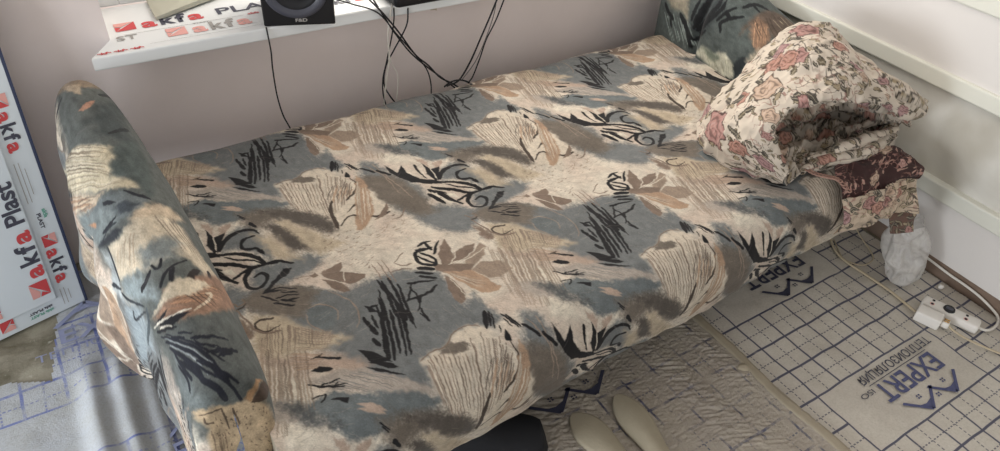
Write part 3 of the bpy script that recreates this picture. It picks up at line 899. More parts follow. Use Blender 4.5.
def marbled_panel():
    t = NT('swirled_panel')
    f = t.noise(3.2, 5, 0.6, t.obj(), 2.4)
    w = t.n('ShaderNodeTexWave')
    w.inputs['Scale'].default_value = 2.0
    w.inputs['Distortion'].default_value = 14
    w.inputs['Detail'].default_value = 3
    w.inputs['Detail Scale'].default_value = 1.1
    t.t.links.new(t.obj(), w.inputs['Vector'])
    k = t.math('MULTIPLY', t.math('ADD', f, w.outputs['Fac']), 0.5)
    t.set(Base_Color=t.mix(k, tuple(srgb('b2ac9e')), tuple(srgb('e0ded7'))), Roughness=0.4)
    return t.m

# ---------------------------------------------------------------- room
S = lambda o: tag(o, kind='structure')
WY, WX = 2.08, 2.235                    # back wall face, right wall face
SZ = 0.688                              # window board height
fl = bpy.data.objects.new('floor', bpy.data.meshes.new('floor'))
bm = bmesh.new()
box(bm, (-2.4, -1.6, -0.08), (2.6, 2.4, 0.0))
bm.to_mesh(fl.data); bm.free()
fl.data.materials.append(concrete())
link(fl); S(fl)

bm = bmesh.new()                         # back wall with its window opening
OX0, OX1, OZ1 = 0.083, 1.9, 2.15
box(bm, (-2.4, WY, 0), (2.6, WY + 0.32, 0.655))
box(bm, (-2.4, WY, 0.655), (OX0, WY + 0.32, 2.7))
box(bm, (OX1, WY, 0.655), (2.6, WY + 0.32, 2.7))
box(bm, (OX0, WY, OZ1), (OX1, WY + 0.32, 2.7))
S(bm_obj('wall_back', bm, M_plaster))
bm = bmesh.new()                         # left wall with the balcony door opening in front of it
box(bm, (-1.25, 1.62, 0), (-1.05, WY, 2.7))
box(bm, (-1.25, -0.6, 2.1), (-1.05, 1.62, 2.7))
S(bm_obj('wall_left', bm, M_plaster))
S(box_obj('ceiling', (-2.4, -0.6, 2.7), (2.6, 2.4, 2.8), M_plaster_white))

# right wall: a plastered wall faced with long mouldings and panels
S(box_obj('wall_right', (WX + 0.015, -1.6, 0), (2.6, WY, 2.7), M_plaster_white))
def run(name, z0, z1, x0, mat, bev=0.0):
    return S(box_obj(name, (x0, -1.6, z0), (WX + 0.02, WY, z1), mat, None, bev))
run('trim_1', 0.06, 0.262, WX - 0.022, M_plaster_white, 0.002)
run('trim_2', 0.250, 0.304, WX - 0.034, M_trim, 0.006)
run('trim_3', 0.300, 0.58, WX - 0.008, marbled_panel())
run('trim_4', 0.576, 0.628, WX - 0.034, M_trim, 0.006)
run('trim_5', 0.626, 0.825, WX - 0.022, M_plaster_white, 0.002)
run('trim_6', 0.822, 0.872, WX - 0.034, M_trim, 0.006)
run('trim_7', 0.872, 1.30, WX - 0.022, M_plaster_white, 0.002)
for z in (0.302, 0.2515, 0.578, 0.6265):
    pass
run('baseboard_right', 0.0, 0.062, WX - 0.02, M_board)

# window: board (sill) wrapped in printed film, frame at the outer face
win = thing('window_1', (OX0, WY, SZ), None, None, None, 0, 'structure')
def at_win(o):
    o.location = -Vector((OX0, WY, SZ))
    o.parent = win
    return o
out = [(0.024, 1.98), (2.05, 1.98), (2.05, WY + 0.21), (OX0, WY + 0.21), (OX0, WY - 0.004), (0.045, 2.012)]
bm = bmesh.new()
lo_ = [bm.verts.new((x, y, SZ - 0.036)) for x, y in out]
hi_ = [bm.verts.new((x, y, SZ)) for x, y in out]
bm.faces.new(lo_[::-1]); bm.faces.new(hi_)
for k in range(6):
    bm.faces.new((lo_[k], lo_[(k + 1) % 6], hi_[(k + 1) % 6], hi_[k]))
bmesh.ops.bevel(bm, geom=[e for e in bm.edges if abs(e.verts[0].co.z - e.verts[1].co.z) < 1e-6 and e.verts[0].co.y < 2.0 and e.verts[1].co.y < 2.0], offset=0.005, segments=3, profile=0.5, affect='EDGES')
sill = at_win(bm_obj('window_sill', bm, M_pvc))
at_win(box_obj('window_frame', (OX0, WY + 0.22, SZ), (OX0 + 0.06, WY + 0.28, OZ1), M_pvc, None, 0.004))
at_win(box_obj('window_frame', (OX1 - 0.06, WY + 0.22, SZ), (OX1, WY + 0.28, OZ1), M_pvc, None, 0.004))
at_win(box_obj('window_frame', (OX0 + 0.06, WY + 0.22, SZ), (OX1 - 0.06, WY + 0.28, SZ + 0.06), M_pvc, None, 0.004))
at_win(box_obj('window_frame', (OX0 + 0.06, WY + 0.22, OZ1 - 0.06), (OX1 - 0.06, WY + 0.28, OZ1), M_pvc, None, 0.004))

def flatM(x, y, z, rz=0.0):
    return Matrix.Translation((x, y, z)) @ Matrix.Rotation(rz, 4, 'Z')

def quad_bm(pts_list):
    bm = bmesh.new()
    for pts in pts_list:
        bm.faces.new([bm.verts.new(p) for p in pts])
    return bm

def logo_square(name, M, s, mat_a, mat_b, place):
    """the printed square split by a rising diagonal"""
    a = place(bm_obj(name, quad_bm([[M @ Vector(p) for p in ((0, 0, 0), (s, 0, 0), (s, s, 0), (s * .55, s * .55, 0))], [M @ Vector(p) for p in ((0, 0, 0), (s * .3, s * .42, 0), (0, s * .55, 0))]]), mat_a))
    b = place(bm_obj(name, quad_bm([[M @ Vector(p) for p in ((0, s * .62, 0), (s * .32, s * .5, 0), (s * .95, s, 0), (0, s, 0))]]), mat_b))
    return a, b

def wordmark(M, h, mat_a, mat_k, place, name='printed_logo', square=True, ma=None):
    """square, then a k f a in wide bold letters; h = letter height"""
    x = 0
    if square:
        logo_square(name, M, h * 1.15, ma or mat_a, M_redp, place)
        x = h * 1.5
    for ch, mt, adv in (('a', mat_a, 1.0), ('k', mat_k, 0.98), ('f', mat_k, 0.72), ('a', mat_a, 1.0)):
        place(text_obj(name, ch, h * 1.62, mt, M @ Matrix.Translation((x, 0, 0)), None, 0.055 * h, 1.0, width=(0.86 if ch != 'f' else 0.62) * h))
        x += adv * h
    return x

zt = SZ + 0.0012
wordmark(flatM(0.104, 2.116, zt), 0.046, M_red, M_ink, at_win)
at_win(text_obj('printed_logo', 'PLAST', 0.062, M_ink, flatM(0.372, 2.122, zt), None, 0.001, 1.35))
wordmark(flatM(0.222, 2.030, zt), 0.045, M_redp, M_inkp, at_win)
at_win(text_obj('printed_logo', 'ST', 0.040, M_inkp, flatM(0.096, 2.056, zt), None, 0.0005, 1.3))
at_win(text_obj('printed_logo', 'akfa akfa akfa', 0.017, M_red, flatM(0.040, 1.992, zt), None, 0.0008, 1.0, width=0.115))
at_win(text_obj('printed_logo', 'PLAST', 0.012, M_inkp, flatM(0.30, 2.083, zt), None, 0, 1.3))
at_win(text_obj('printed_logo', 'akfa', 0.016, M_red, flatM(0.452, 2.088, zt), None, 0.0006, 1.3))
wordmark(flatM(0.66, 2.055, zt), 0.040, M_red, M_ink, at_win, square=False)
at_win(bm_obj('film_line', quad_bm([[(0.12, 2.088, zt), (0.44, 2.088, zt), (0.44, 2.0895, zt), (0.12, 2.0895, zt)], [(0.17, 2.008, zt), (0.60, 2.008, zt), (0.60, 2.009, zt), (0.17, 2.009, zt)]]), M_inkp))

def lump(name, c, r, mat, parent=None, seed=0, sub=3, amp=0.3, f=None):
    bm = bmesh.new()
    bmesh.ops.create_icosphere(bm, subdivisions=sub, radius=1.0)
    P = np.array([v.co for v in bm.verts])
    k = 1 + amp * fbm(P * 1.7 + seed * 3.1, 3)
    for v, q in zip(bm.verts, P * k[:, None]):
        v.co = Vector((c[0] + q[0] * r[0], c[1] + q[1] * r[1], c[2] + q[2] * r[2]))
    return bm_obj(name, bm, mat, parent, True)

for k, (x, z) in enumerate(((0.797, 0.638), (0.86, 0.640), (0.965, 0.635), (1.03, 0.628), (1.14, 0.638), (0.30, 0.648))):
    at_win(lump('foam_lump', (x, 2.058, z), (0.014, 0.02, 0.012), M_foam, None, k))

# ---------------------------------------------------------------- floor underlay sheets
GA = math.radians(1.923)
G0 = (1.4495, 0.895)
def to_local(x, y):
    dx, dy = x - G0[0], y - G0[1]
    return dx * math.cos(GA) + dy * math.sin(GA), -dx * math.sin(GA) + dy * math.cos(GA)

def underlay(name, base, base2, line, crinkle, rough, linew=1.0, phase=(0.0, 0.0), fade=0.0, bumpy=0.3, coat=0.0):
    t = NT(name)
    xyz = t.n('ShaderNodeSeparateXYZ')
    co = t.n('ShaderNodeTexCoord').outputs['Object']
    wob = t.noise(6, 2, 0.5, co)
    t.t.links.new(co, xyz.inputs[0])
    X = t.math('ADD', t.math('ADD', xyz.outputs[0], phase[0]), t.math('MULTIPLY', t.math('SUBTRACT', wob, 0.5), 0.012 + crinkle))
    Y = t.math('ADD', t.math('ADD', xyz.outputs[1], phase[1]), t.math('MULTIPLY', t.math('SUBTRACT', wob, 0.5), 0.010 + crinkle))
    def line_mask(c, period, w):
        f = t.math('FRACT', t.math('ADD', t.math('DIVIDE', c, period), 0.5))
        d = t.math('MULTIPLY', t.math('ABSOLUTE', t.math('SUBTRACT', f, 0.5)), period)
        return t.ramp(d, w * 0.6 + 0.0006, w * 0.5 - 0.0006)
    def dash(c):
        return t.math('GREATER_THAN', t.math('FRACT', t.math('DIVIDE', c, 0.0125)), 0.38)
    solid = t.math('MAXIMUM', line_mask(Y, 0.1, 0.0062 * linew), line_mask(X, 0.1, 0.0056 * linew))
    dx = t.math('MULTIPLY', line_mask(t.math('ADD', X, 0.05), 0.1, 0.0034 * linew), dash(Y))
    dy = t.math('MULTIPLY', line_mask(t.math('ADD', Y, 0.05), 0.1, 0.0034 * linew), dash(X))
    dsh = t.math('MULTIPLY', t.math('MAXIMUM', dx, dy), 0.85)
    def inside(c, period, a, b):
        f = t.math('MULTIPLY', t.math('FRACT', t.math('DIVIDE', t.math('SUBTRACT', c, a), period)), period)
        return t.math('MULTIPLY', t.math('LESS_THAN', f, b - a - 0.0024), t.math('GREATER_THAN', f, 0.0024))
    blk = t.math('MULTIPLY', inside(Y, 0.5, 0.0, 0.2), inside(X, 1.0, 0.0, 0.5))
    ink = t.math('MULTIPLY', t.math('MAXIMUM', solid, dsh), t.math('SUBTRACT', 1.0, blk))
    wear = t.noise(22, 4, 0.6, co)
    ink = t.math('MULTIPLY', ink, t.ramp(wear, 0.14 + fade, 0.38 + fade), clamp=True)
    st = t.noise(4.5, 5, 0.6, co)
    g = t.noise(160, 3, 0.6, co)
    b = t.mix(t.ramp(st, 0.35, 0.65), tuple(srgb(base)), tuple(srgb(base2)))
    b = t.mix(t.math('MULTIPLY', t.ramp(g, 0.45, 0.7), 0.25), b, tuple(srgb('8d8675')))
    t.set(Base_Color=t.mix(t.math('MULTIPLY', ink, 0.92), b, tuple(srgb(line))), Roughness=rough)
    t.bsdf.inputs['Coat Weight'].default_value = coat
    t.bsdf.inputs['Coat Roughness'].default_value = 0.3
    h = t.math('ADD', t.noise(110 if crinkle else 60, 4, 0.7, co, 1.8), t.math('MULTIPLY', t.noise(14, 3, 0.5, co), 0.8))
    t.bump(h, bumpy, 0.004)
    return t.m

def sheet_obj(name, x0, x1, y0, y1, step, mat, height, label, keep=None):
    nx, ny = int((x1 - x0) / step), int((y1 - y0) / step)
    X, Y = np.meshgrid(np.linspace(x0, x1, nx), np.linspace(y0, y1, ny), indexing='ij')
    Z = height(X, Y)
    P = np.stack([X, Y, Z], -1)
    o = grid_obj(name, P, mat)
    if keep is not None:
        bm = bmesh.new(); bm.from_mesh(o.data)
        bmesh.ops.delete(bm, geom=[f for f in bm.faces if not keep(*f.calc_center_median()[:2])], context='FACES')
        bm.to_mesh(o.data); bm.free()
    o.location = (G0[0], G0[1], 0)
    o.rotation_euler = (0, 0, GA)
    tag(o, label, 'insulation sheet', 'underlay films on the floor')
    return o

v3 = lambda X, Y, s, k=0.0: np.stack([X * s, Y * s, 0 * X + k], -1)
M_sheet = underlay('grid_film', 'b9b2a7', 'c6c0b5', '262b4c', 0.0, 0.5, coat=0.15)
right_sheet = sheet_obj('insulation_sheet', -0.085, 0.75, -1.15, 1.15, 0.010, M_sheet,
    lambda X, Y: 0.003 + 0.0022 * (1 + noise3(v3(X, Y, 14))) + 0.001 * noise3(v3(X, Y, 50, 3)),
    'flat beige floor film printed with a blue grid, under the white power strip')
M_crinkle = underlay('crinkled_film', 'a0968a', 'b4ab9c', '353a5a', 0.008, 0.26, 1.1, (0.035, 0.0), 0.27, 1.0, 0.7)
def crinkle(X, Y):
    w = fbm(v3(X, Y, 5, 1), 2)
    a = X * 0.5 + Y
    fine = 1 - np.abs(noise3(np.stack([X * 30 + 2 * noise3(v3(X, Y, 20)), a * 150, 0 * X], -1)))
    fine2 = 1 - np.abs(noise3(np.stack([X * 75, Y * 170, 0 * X + 9], -1)))
    band = np.clip(0.5 + 1.1 * noise3(np.stack([X * 14, Y * 2.5, 0 * X + 4], -1)), 0.05, 1)
    return 0.006 + 0.003 * (1 + w) + 0.0058 * fine * band + 0.0024 * fine2
mid_sheet = sheet_obj('insulation_sheet', -1.02, -0.078, -0.62, 0.6, 0.0026, M_crinkle, crinkle,
    'crinkled brownish shiny film on the floor along the front of the sofa bed')
M_puffy = underlay('puffy_film', 'c6ccd4', 'b9bcba', '6a78b8', 0.004, 0.34, 1.3, (0.005, 0.02), 0.18, 0.5, 0.5)
def puffy(X, Y):
    c = 0.012 * noise3(v3(X, Y, 5, 7))
    a = sum(h * np.exp(-((X - x0 - 0.05 * (Y - 0.5) + c) / w) ** 2) for x0, w, h in ((-1.655, 0.034, 0.026), (-1.585, 0.03, 0.024), (-1.525, 0.022, 0.012)))
    a = a * smooth(0.83, 0.72, Y)
    return 0.005 + a + 0.0025 * (1 + fbm(v3(X, Y, 12, 5), 3))
def ragged(x, y):
    n = 0.02 * math.sin(x * 23) - 0.10 * (x + 1.9)
    return not (x < -1.725 + 0.2 * (y - 0.815) and y > 0.815 + n)
left_sheet = sheet_obj('insulation_sheet', -2.2, -1.0, -0.2, 1.19, 0.006, M_puffy, puffy,
    'bright bluish puffed floor film with blue lines beside the left armrest', ragged)

def on_sheet(sheet, body, lx, ly, size, mat, rz, bold=0.0, sx=1.0, z=0.009, name='printed_text', align='LEFT'):
    return text_obj(name, body, size, mat, flatM(lx, ly, z, rz), sheet, bold, sx, align)

def mountain(sheet, cx, cy, rz, s, mat, z=0.009, sy=0.62):
    """printed peaks: two chevrons with filled tips and small windows"""
    M = flatM(cx, cy, z, rz)
    q = []
    def band(a, b, w):
        a, b = Vector(a), Vector(b)
        d = (b - a).normalized()
        n = Vector((-d.y, d.x)) * w / 2
        q.append([M @ Vector((p.x * s, p.y * s * sy, 0)) for p in (a + n, a - n, b - n, b + n)])
    for ox in (-0.5, 0.5):
        band((ox - 0.55, -0.36), (ox, 0.40), 0.10)
        band((ox, 0.40), (ox + 0.55, -0.36), 0.10)
        q.append([M @ Vector((x * s, y * s * sy, 0)) for x, y in ((ox + 0.0, 0.34), (ox - 0.22, 0.02), (ox + 0.02, 0.10), (ox + 0.20, 0.04))])
    for ox in (-0.5, 0.0, 0.5):
        for a, b in ((-0.06, 0), (0.02, 0), (-0.06, -0.10), (0.02, -0.10)):
            x, y = ox + a, -0.24 + b + (0.34 if ox == 0 else 0)
            q.append([M @ Vector((u * s, v * s * sy, 0)) for u, v in ((x, y), (x + 0.05, y), (x + 0.05, y + 0.07), (x, y + 0.07))])
    return bm_obj('printed_emblem', quad_bm(q), mat, sheet)

def printed_block(sheet, x0, y0, mat, mat2, flip=True, z=0.009, k=1.0):
    """one 0.5 x 0.2 m advertising block, its lower left corner at x0, y0"""
    rz = PI if flip else 0
    f = (lambda x, y: (x0 + 0.5 - x, y0 + 0.2 - y)) if flip else (lambda x, y: (x0 + x * k, y0 + y))
    mountain(sheet, *f(0.197, 0.163), rz, 0.114 * k, mat, z)
    text_obj('printed_text', 'EXPERT', 0.084, mat, flatM(*f(0.076, 0.060), z, rz), sheet, 0.0012, width=0.262 * k)
    text_obj('printed_text', 'ISO', 0.022, mat2, flatM(*f(0.345, 0.060), z, rz), sheet, 0, width=0.052 * k)
    text_obj('printed_text', 'ТЕПЛОИЗОЛЯЦИЯ', 0.037, mat2, flatM(*f(0.031, 0.016), z, rz), sheet, 0.0002, width=0.325 * k)
    a, b, c = f(0.08, 0.0515), f(0.345, 0.0515), 0.0011
    bm_obj('printed_line', quad_bm([[(a[0], a[1] - c, z), (b[0], b[1] - c, z), (b[0], b[1] + c, z), (a[0], a[1] + c, z)]]), mat2, sheet)

printed_block(right_sheet, 0.0, -0.5, M_blueink, M_darkink)
printed_block(right_sheet, 0.0, 0.0, M_darkink, M_darkink)
mountain(mid_sheet, -0.585, 0.040, PI, 0.118, M_darkink, 0.019)
printed_block(left_sheet, -1.80, 0.835, M_lightblue, M_lightblue, False, 0.014, 1.35)
printed_block(left_sheet, -1.60, 0.30, M_lightblue, M_lightblue, False, 0.018, 1.0)

# seam tape between the two sheets on the right
def strip_mesh(name, pts, w, h, mat, n=80, parent=None):
    c = spline(pts, n)
    t = np.gradient(c, axis=0); t /= np.linalg.norm(t, axis=1)[:, None]
    s = np.stack([-t[:, 1], t[:, 0], 0 * t[:, 0]], 1)
    k = np.array([(-.5, 0), (-.45, .8), (-.2, 1), (.2, 1), (.45, .8), (.5, 0)])
    P = c[:, None, :] + s[:, None, :] * (k[:, 0] * w)[None, :, None] + np.array([0, 0, 1.0])[None, None, :] * (k[:, 1] * h)[None, :, None]
    P = P + 0.0012 * noise3(P * 60)[..., None]
    return grid_obj(name, P, mat, parent)
M_tape = plain('seam_tape', '9a907d', 0.45, 0.12, 40, 0.3)
tag(strip_mesh('seam_tape', [(1.352, 1.15, 0.011), (1.364, 0.975, 0.012), (1.369, 0.82, 0.012), (1.362, 0.65, 0.012), (1.376, 0.49, 0.012), (1.38, 0.2, 0.012)], 0.031, 0.004, M_tape),
    'straight beige tape strip over the floor film seam, running out from under the sofa bed', 'tape')
# rubble
M_crumb = plain('glue_crumb', 'a59b87', 0.6, 0.1, 60, 0.3)
tag(lump('glue_crumb', (1.345, 0.765, 0.012), (0.018, 0.016, 0.010), M_crumb, None, 4), 'small dried glue flake beside the seam tape', 'debris')
tag(lump('plaster_crumb', (2.17, 0.70, 0.013), (0.010, 0.009, 0.008), M_white, None, 5), 'small white plaster crumb at the foot of the right wall, by the power strip', 'debris')

# ---------------------------------------------------------------- sofa bed
TILE = paint_sofa_print()
M_sofa = printed_cloth('sofa_print', 800, 0.88)
sofa = thing('sofa_bed', (1.0, 1.35, 0), 'unfolded sofa bed in grey, beige and black leaf print with two armrests', 'sofa bed')
SO = np.array([1.0, 1.35, 0])

NU, NV = 1000, 780
P = mattress_surface(NU, NV)
ua, vb = np.meshgrid(np.linspace(0, 1, NU), np.linspace(0, 1, NV), indexing='ij')
px_, pt_ = ua * 1.865, vb * 1.4746
mat_p, mat_q = (px_ - 0.05 * pt_) / (0.57 + 0.05 * pt_), pt_ / 0.68
P = P + (0.0016 * fbm(P * 14, 2) + 0.0006 * noise3(P * 60))[..., None] * normals(P)
mattress = grid_obj('mattress', P - SO, M_sofa, sofa, sample_tile(TILE, mat_p, mat_q))
# ends of the mattress
side = plain('mattress_side_cloth', '8a8272', 0.9, 0.2, 12)
for k in (0, NU - 1):
    ring = P[k, ::8] - SO
    c = ring.mean(0)
    new_mesh('mattress_end', list(ring) + [c], [(i, (i + 1) % len(ring), len(ring)) for i in range(len(ring))], side, sofa, False)

PL = armrest_left(560, 500)
def painted_cover(P, data, seed):
    """cover painted in its own metres: along the arm, around the arm"""
    along, arc = arc_coords(P)
    cv = Canvas(1400, 800, 1.36, 1.36, np.array([0.45, 0.46, 0.44]), seed)
    gy, gx = np.mgrid[0:800, 0:1400] * 1.36e-3
    base = sample_tile(TILE, gx / 0.61 + 0.1, gy / 0.68 + 0.3)
    cv.c = np.where(base <= 0.0031308, base * 12.92, 1.055 * base ** (1 / 2.4) - 0.055)
    run_print(cv, data, 1.0, 1.0)
    cv.c = np.clip(cv.c * (1 + 0.05 * periodic_noise(1400, 800, 500, 5)[..., None] + 0.05 * periodic_noise(1400, 800, 60, 6)[..., None]), 0.02, 0.95)
    return sample_tile(lin(cv.c), (along % 1.904) / 1.904, (arc % 1.088) / 1.088)

col = painted_cover(PL, PRINT_SHADE_LEFT, 41)  # left cover's strokes include painted fold lines and fold shading besides the print
PL = PL + (0.002 * fbm(PL * 13, 2))[..., None] * normals(PL)
grid_obj('armrest', PL - SO, M_sofa, sofa, col)

PR = armrest_right(330, 360)
col = painted_cover(PR, PRINT_RIGHT, 51)
PR = PR + (0.003 * fbm(PR * 9, 2))[..., None] * normals(PR)
grid_obj('armrest', PR - SO, M_sofa, sofa, col)

bm = bmesh.new()
box(bm, (0.16, 1.02, 0.10), (1.84, 1.84, 0.26), 0.01)
bm_obj('base_frame', bm, M_wood, sofa).location = -Vector(SO)
for lx in (0.30, 1.70):
    for ly in (1.10, 1.76):
        bm = bmesh.new()
        bmesh.ops.create_cone(bm, cap_ends=True, segments=20, radius1=0.020, radius2=0.028, depth=0.090)
        for v in bm.verts:
            v.co += Vector((lx - SO[0], ly - SO[1], 0.060))
        bm_obj('leg', bm, M_black, sofa, True)

# ---------------------------------------------------------------- crumpled blanket
M_blanket = printed_cloth('rose_print', 1200, 0.9)

def patch(rows, nu, nv):
    """smooth surface through a net of control points"""
    R_ = np.stack([spline(r, nv) for r in rows])
    return np.stack([spline(R_[:, j], nu) for j in range(nv)], 1)

def cloth_coords(P):
    du = np.linalg.norm(np.diff(P, axis=0), axis=-1).mean(1)
    dv = np.linalg.norm(np.diff(P, axis=1), axis=-1).mean(0)
    s = np.r_[0, np.cumsum(du)][:, None] + 0 * np.r_[0, dv][None, :]
    t = np.r_[0, np.cumsum(dv)][None, :] + 0 * np.r_[0, du][:, None]
    return s, t

def rose_print(P, seed, ground, keyed=(), dark=False, density=1.0):
    rg = np.random.default_rng(seed)
    s, t = cloth_coords(P)
    q = np.stack([s * 1.0, t, 0 * s + seed], -1)
    wob = 0.004 * np.stack([noise3(q * 90), noise3(q * 90 + 40)], -1)
    S_, T_ = s + wob[..., 0], t + wob[..., 1]
    c = np.empty(P.shape); c[:] = ground
    c *= (1 + 0.05 * noise3(q * 30))[..., None]
    def paint(al, col):
        al = np.clip(al, 0, 1)[..., None]
        c[:] = c * (1 - al) + np.array(col) * al
    A = s.max() * t.max()
    # fine drawn sprigs
    n = noise3(q * 75 + 9)
    gate = np.clip(3.0 * noise3(q * 26 + 3) + 0.4, 0, 1)
    paint((np.abs(n) < 0.10) * gate * 0.85, (0.30, 0.27, 0.24) if not dark else (0.66, 0.50, 0.46))
    n = noise3(q * 60 + 31)
    gate = np.clip(2.5 * noise3(q * 22 + 77), 0, 1)
    paint((np.abs(n) < 0.09) * gate * 0.7, (0.56, 0.42, 0.38))
    def leaf(cs, ct, L, an, col):
        a = (S_ - cs) * math.cos(an) + (T_ - ct) * math.sin(an)
        b = -(S_ - cs) * math.sin(an) + (T_ - ct) * math.cos(an)
        r = np.abs(b) / (0.42 * L * np.sqrt(np.clip(1 - (a / L) ** 2, 1e-6, 1)))
        ins = (np.abs(a) < L)
        paint(ins * np.clip((1 - r) * 5, 0, 1), col)
        paint(ins * (np.abs(b) < 0.0011) * 0.8, (0.66, 0.62, 0.54))
        paint(ins * (np.abs(r - 1) < 0.13), (0.24, 0.21, 0.19))
    def rose(cs, ct, rad, col):
        a, b = S_ - cs, T_ - ct
        d = np.hypot(a, b); an = np.arctan2(b, a)
        lob = rad * (1 + 0.10 * np.sin(an * 5 + rad * 900) + 0.05 * np.sin(an * 9))
        k = d / lob
        paint(np.clip((1 - k) * 9, 0, 1), col)
        sw = np.sin(k * 13 + 2.2 * np.sin(an * 1.5 + k * 3) + an)
        paint((k < 0.96) * np.clip(sw * 2.2 - 0.9, 0, 1) * 0.75, np.array(col) * 0.62)
        paint((k < 0.9) * np.clip(-sw * 2 - 1.0, 0, 1) * 0.45, np.array(col) * 0.6 + 0.36)
        paint((np.abs(k - 0.98) < 0.05) * 0.9, np.array(col) * 0.5)
    GREY, OL = (0.33, 0.31, 0.28), (0.42, 0.38, 0.31)
    for k in range(int(A * 1500 * density)):
        an = rg.uniform(0, 6.3)
        col = (GREY, OL, (0.60, 0.54, 0.44))[k % 3] if not dark else (0.72, 0.55, 0.51)
        leaf(rg.uniform(0, s.max()), rg.uniform(0, t.max()), rg.uniform(0.008, 0.015), an, col)
    PINKS = [(0.66, 0.50, 0.47), (0.68, 0.51, 0.45), (0.74, 0.64, 0.56), (0.64, 0.50, 0.49)]
    for k in range(int(A * 110 * density)):
        rose(rg.uniform(0, s.max()), rg.uniform(0, t.max()), rg.uniform(0.014, 0.027), PINKS[k % 4] if not dark else (0.74, 0.58, 0.54))
    for (pt, rad, kind) in keyed:
        d = ((P - np.array(pt)) ** 2).sum(-1)
        i, j = np.unravel_index(d.argmin(), d.shape)
        if kind >= 10:
            leaf(s[i, j], t[i, j], rad, kind - 10, GREY)
        else:
            rose(s[i, j], t[i, j], rad, PINKS[kind])
    return lin(np.clip(c, 0.02, 0.95))

def crumple(P, amp, freq, seed, aniso=(1, 1, 1)):
    r = 1 - np.abs(noise3(P * freq * np.array(aniso) + seed)) * 2
    r2 = fbm(P * freq * 0.5 + seed * 2, 3)
    return P + normals(P) * (amp * (0.6 * r + 0.7 * r2))[..., None]

def join_grids(name, parts, mat, parent):
    vs, cs, qs, off = [], [], [], 0
    for P, c in parts:
        nu, nv = P.shape[:2]
        i, j = np.meshgrid(np.arange(nu - 1), np.arange(nv - 1), indexing='ij')
        qs.append((np.stack([i * nv + j, (i + 1) * nv + j, (i + 1) * nv + j + 1, i * nv + j + 1], -1).reshape(-1, 4) + off))
        vs.append(P.reshape(-1, 3)); cs.append(c.reshape(-1, 3)); off += nu * nv
    V, Cc, q = np.concatenate(vs), np.concatenate(cs), np.concatenate(qs).astype(np.int32)
    me = bpy.data.meshes.new(name)
    me.vertices.add(len(V)); me.vertices.foreach_set('co', V.reshape(-1).astype(np.float32))
    me.loops.add(q.size); me.loops.foreach_set('vertex_index', q.reshape(-1))
    me.polygons.add(len(q)); me.polygons.foreach_set('loop_start', np.arange(0, q.size, 4, dtype=np.int32))
    me.update(calc_edges=True)
    me.polygons.foreach_set('use_smooth', np.ones(len(q), bool))
    at = me.color_attributes.new('print', 'FLOAT_COLOR', 'POINT')
    c4 = np.ones((len(V), 4), np.float32); c4[:, :3] = Cc
    at.data.foreach_set('color', c4.reshape(-1))
    me.materials.append(mat)
    o = link(bpy.data.objects.new(name, me), parent)
    m = o.modifiers.new('thickness', 'SOLIDIFY'); m.thickness = 0.004; m.offset = -1
    return o

blanket = thing('blanket', (1.85, 1.1, 0.42), 'crumpled cream quilt with pink roses and burgundy underside on the sofa bed right end', 'blanket')
BO = np.array([1.85, 1.1, 0.42])
CREAM = np.array([0.80, 0.755, 0.695])
hood = patch([
    [(1.575, 0.989, 0.430), (1.505, 1.084, 0.430), (1.490, 1.211, 0.430), (1.560, 1.324, 0.440), (1.671, 1.376, 0.480), (1.788, 1.372, 0.570), (1.872, 1.332, 0.690), (1.973, 1.269, 0.700), (2.028, 1.151, 0.630), (2.190, 1.007, 0.520)],
    [(1.559, 0.982, 0.460), (1.508, 1.029, 0.500), (1.472, 1.083, 0.540), (1.507, 1.144, 0.570), (1.571, 1.175, 0.610), (1.638, 1.175, 0.660), (1.701, 1.147, 0.720), (1.780, 1.101, 0.730), (1.864, 1.026, 0.680), (2.075, 0.960, 0.560)],
    [(1.568, 0.983, 0.470), (1.542, 1.001, 0.520), (1.527, 1.016, 0.560), (1.516, 1.028, 0.600), (1.539, 1.040, 0.630), (1.567, 1.032, 0.660), (1.614, 1.011, 0.680), (1.695, 0.990, 0.680), (1.804, 0.966, 0.650), (1.994, 0.942, 0.560)],
    [(1.611, 1.016, 0.425), (1.595, 1.040, 0.470), (1.581, 1.058, 0.510), (1.573, 1.072, 0.550), (1.599, 1.086, 0.580), (1.630, 1.080, 0.610), (1.685, 1.051, 0.630), (1.769, 1.029, 0.630), (1.880, 1.002, 0.600), (2.069, 0.973, 0.510)],
    [(1.588, 1.017, 0.425), (1.634, 1.083, 0.425), (1.659, 1.127, 0.440), (1.653, 1.145, 0.480), (1.684, 1.161, 0.510), (1.721, 1.157, 0.540), (1.794, 1.109, 0.560), (1.883, 1.085, 0.560), (1.997, 1.054, 0.530), (2.187, 1.017, 0.440)]], 230, 330)
keyed = [((1.508, 1.211, 0.500), 0.046, 0), ((1.525, 1.031, 0.500), 0.032, 3), ((1.612, 1.136, 0.620), 0.038, 2), ((1.704, 1.191, 0.650), 0.030, 1), ((1.709, 1.141, 0.660), 0.028, 1), ((1.857, 1.261, 0.700), 0.032, 0), ((1.601, 1.353, 0.460), 0.022, 3),
    ((1.590, 1.195, 0.560), 0.022, 10.4), ((1.576, 1.117, 0.560), 0.020, 11.5), ((1.514, 1.114, 0.530), 0.018, 12.2), ((1.527, 1.085, 0.500), 0.016, 10.9), ((1.518, 1.039, 0.530), 0.018, 11.2), ((1.738, 1.130, 0.720), 0.018, 10.3), ((1.772, 1.120, 0.720), 0.018, 11.6), ((1.796, 1.245, 0.700), 0.020, 10.8), ((1.607, 1.015, 0.680), 0.020, 11)]
hood2 = crumple(hood, 0.012, 15, 3, (1, 1.3, 1))
hood2 = crumple(hood2, 0.005, 42, 8)
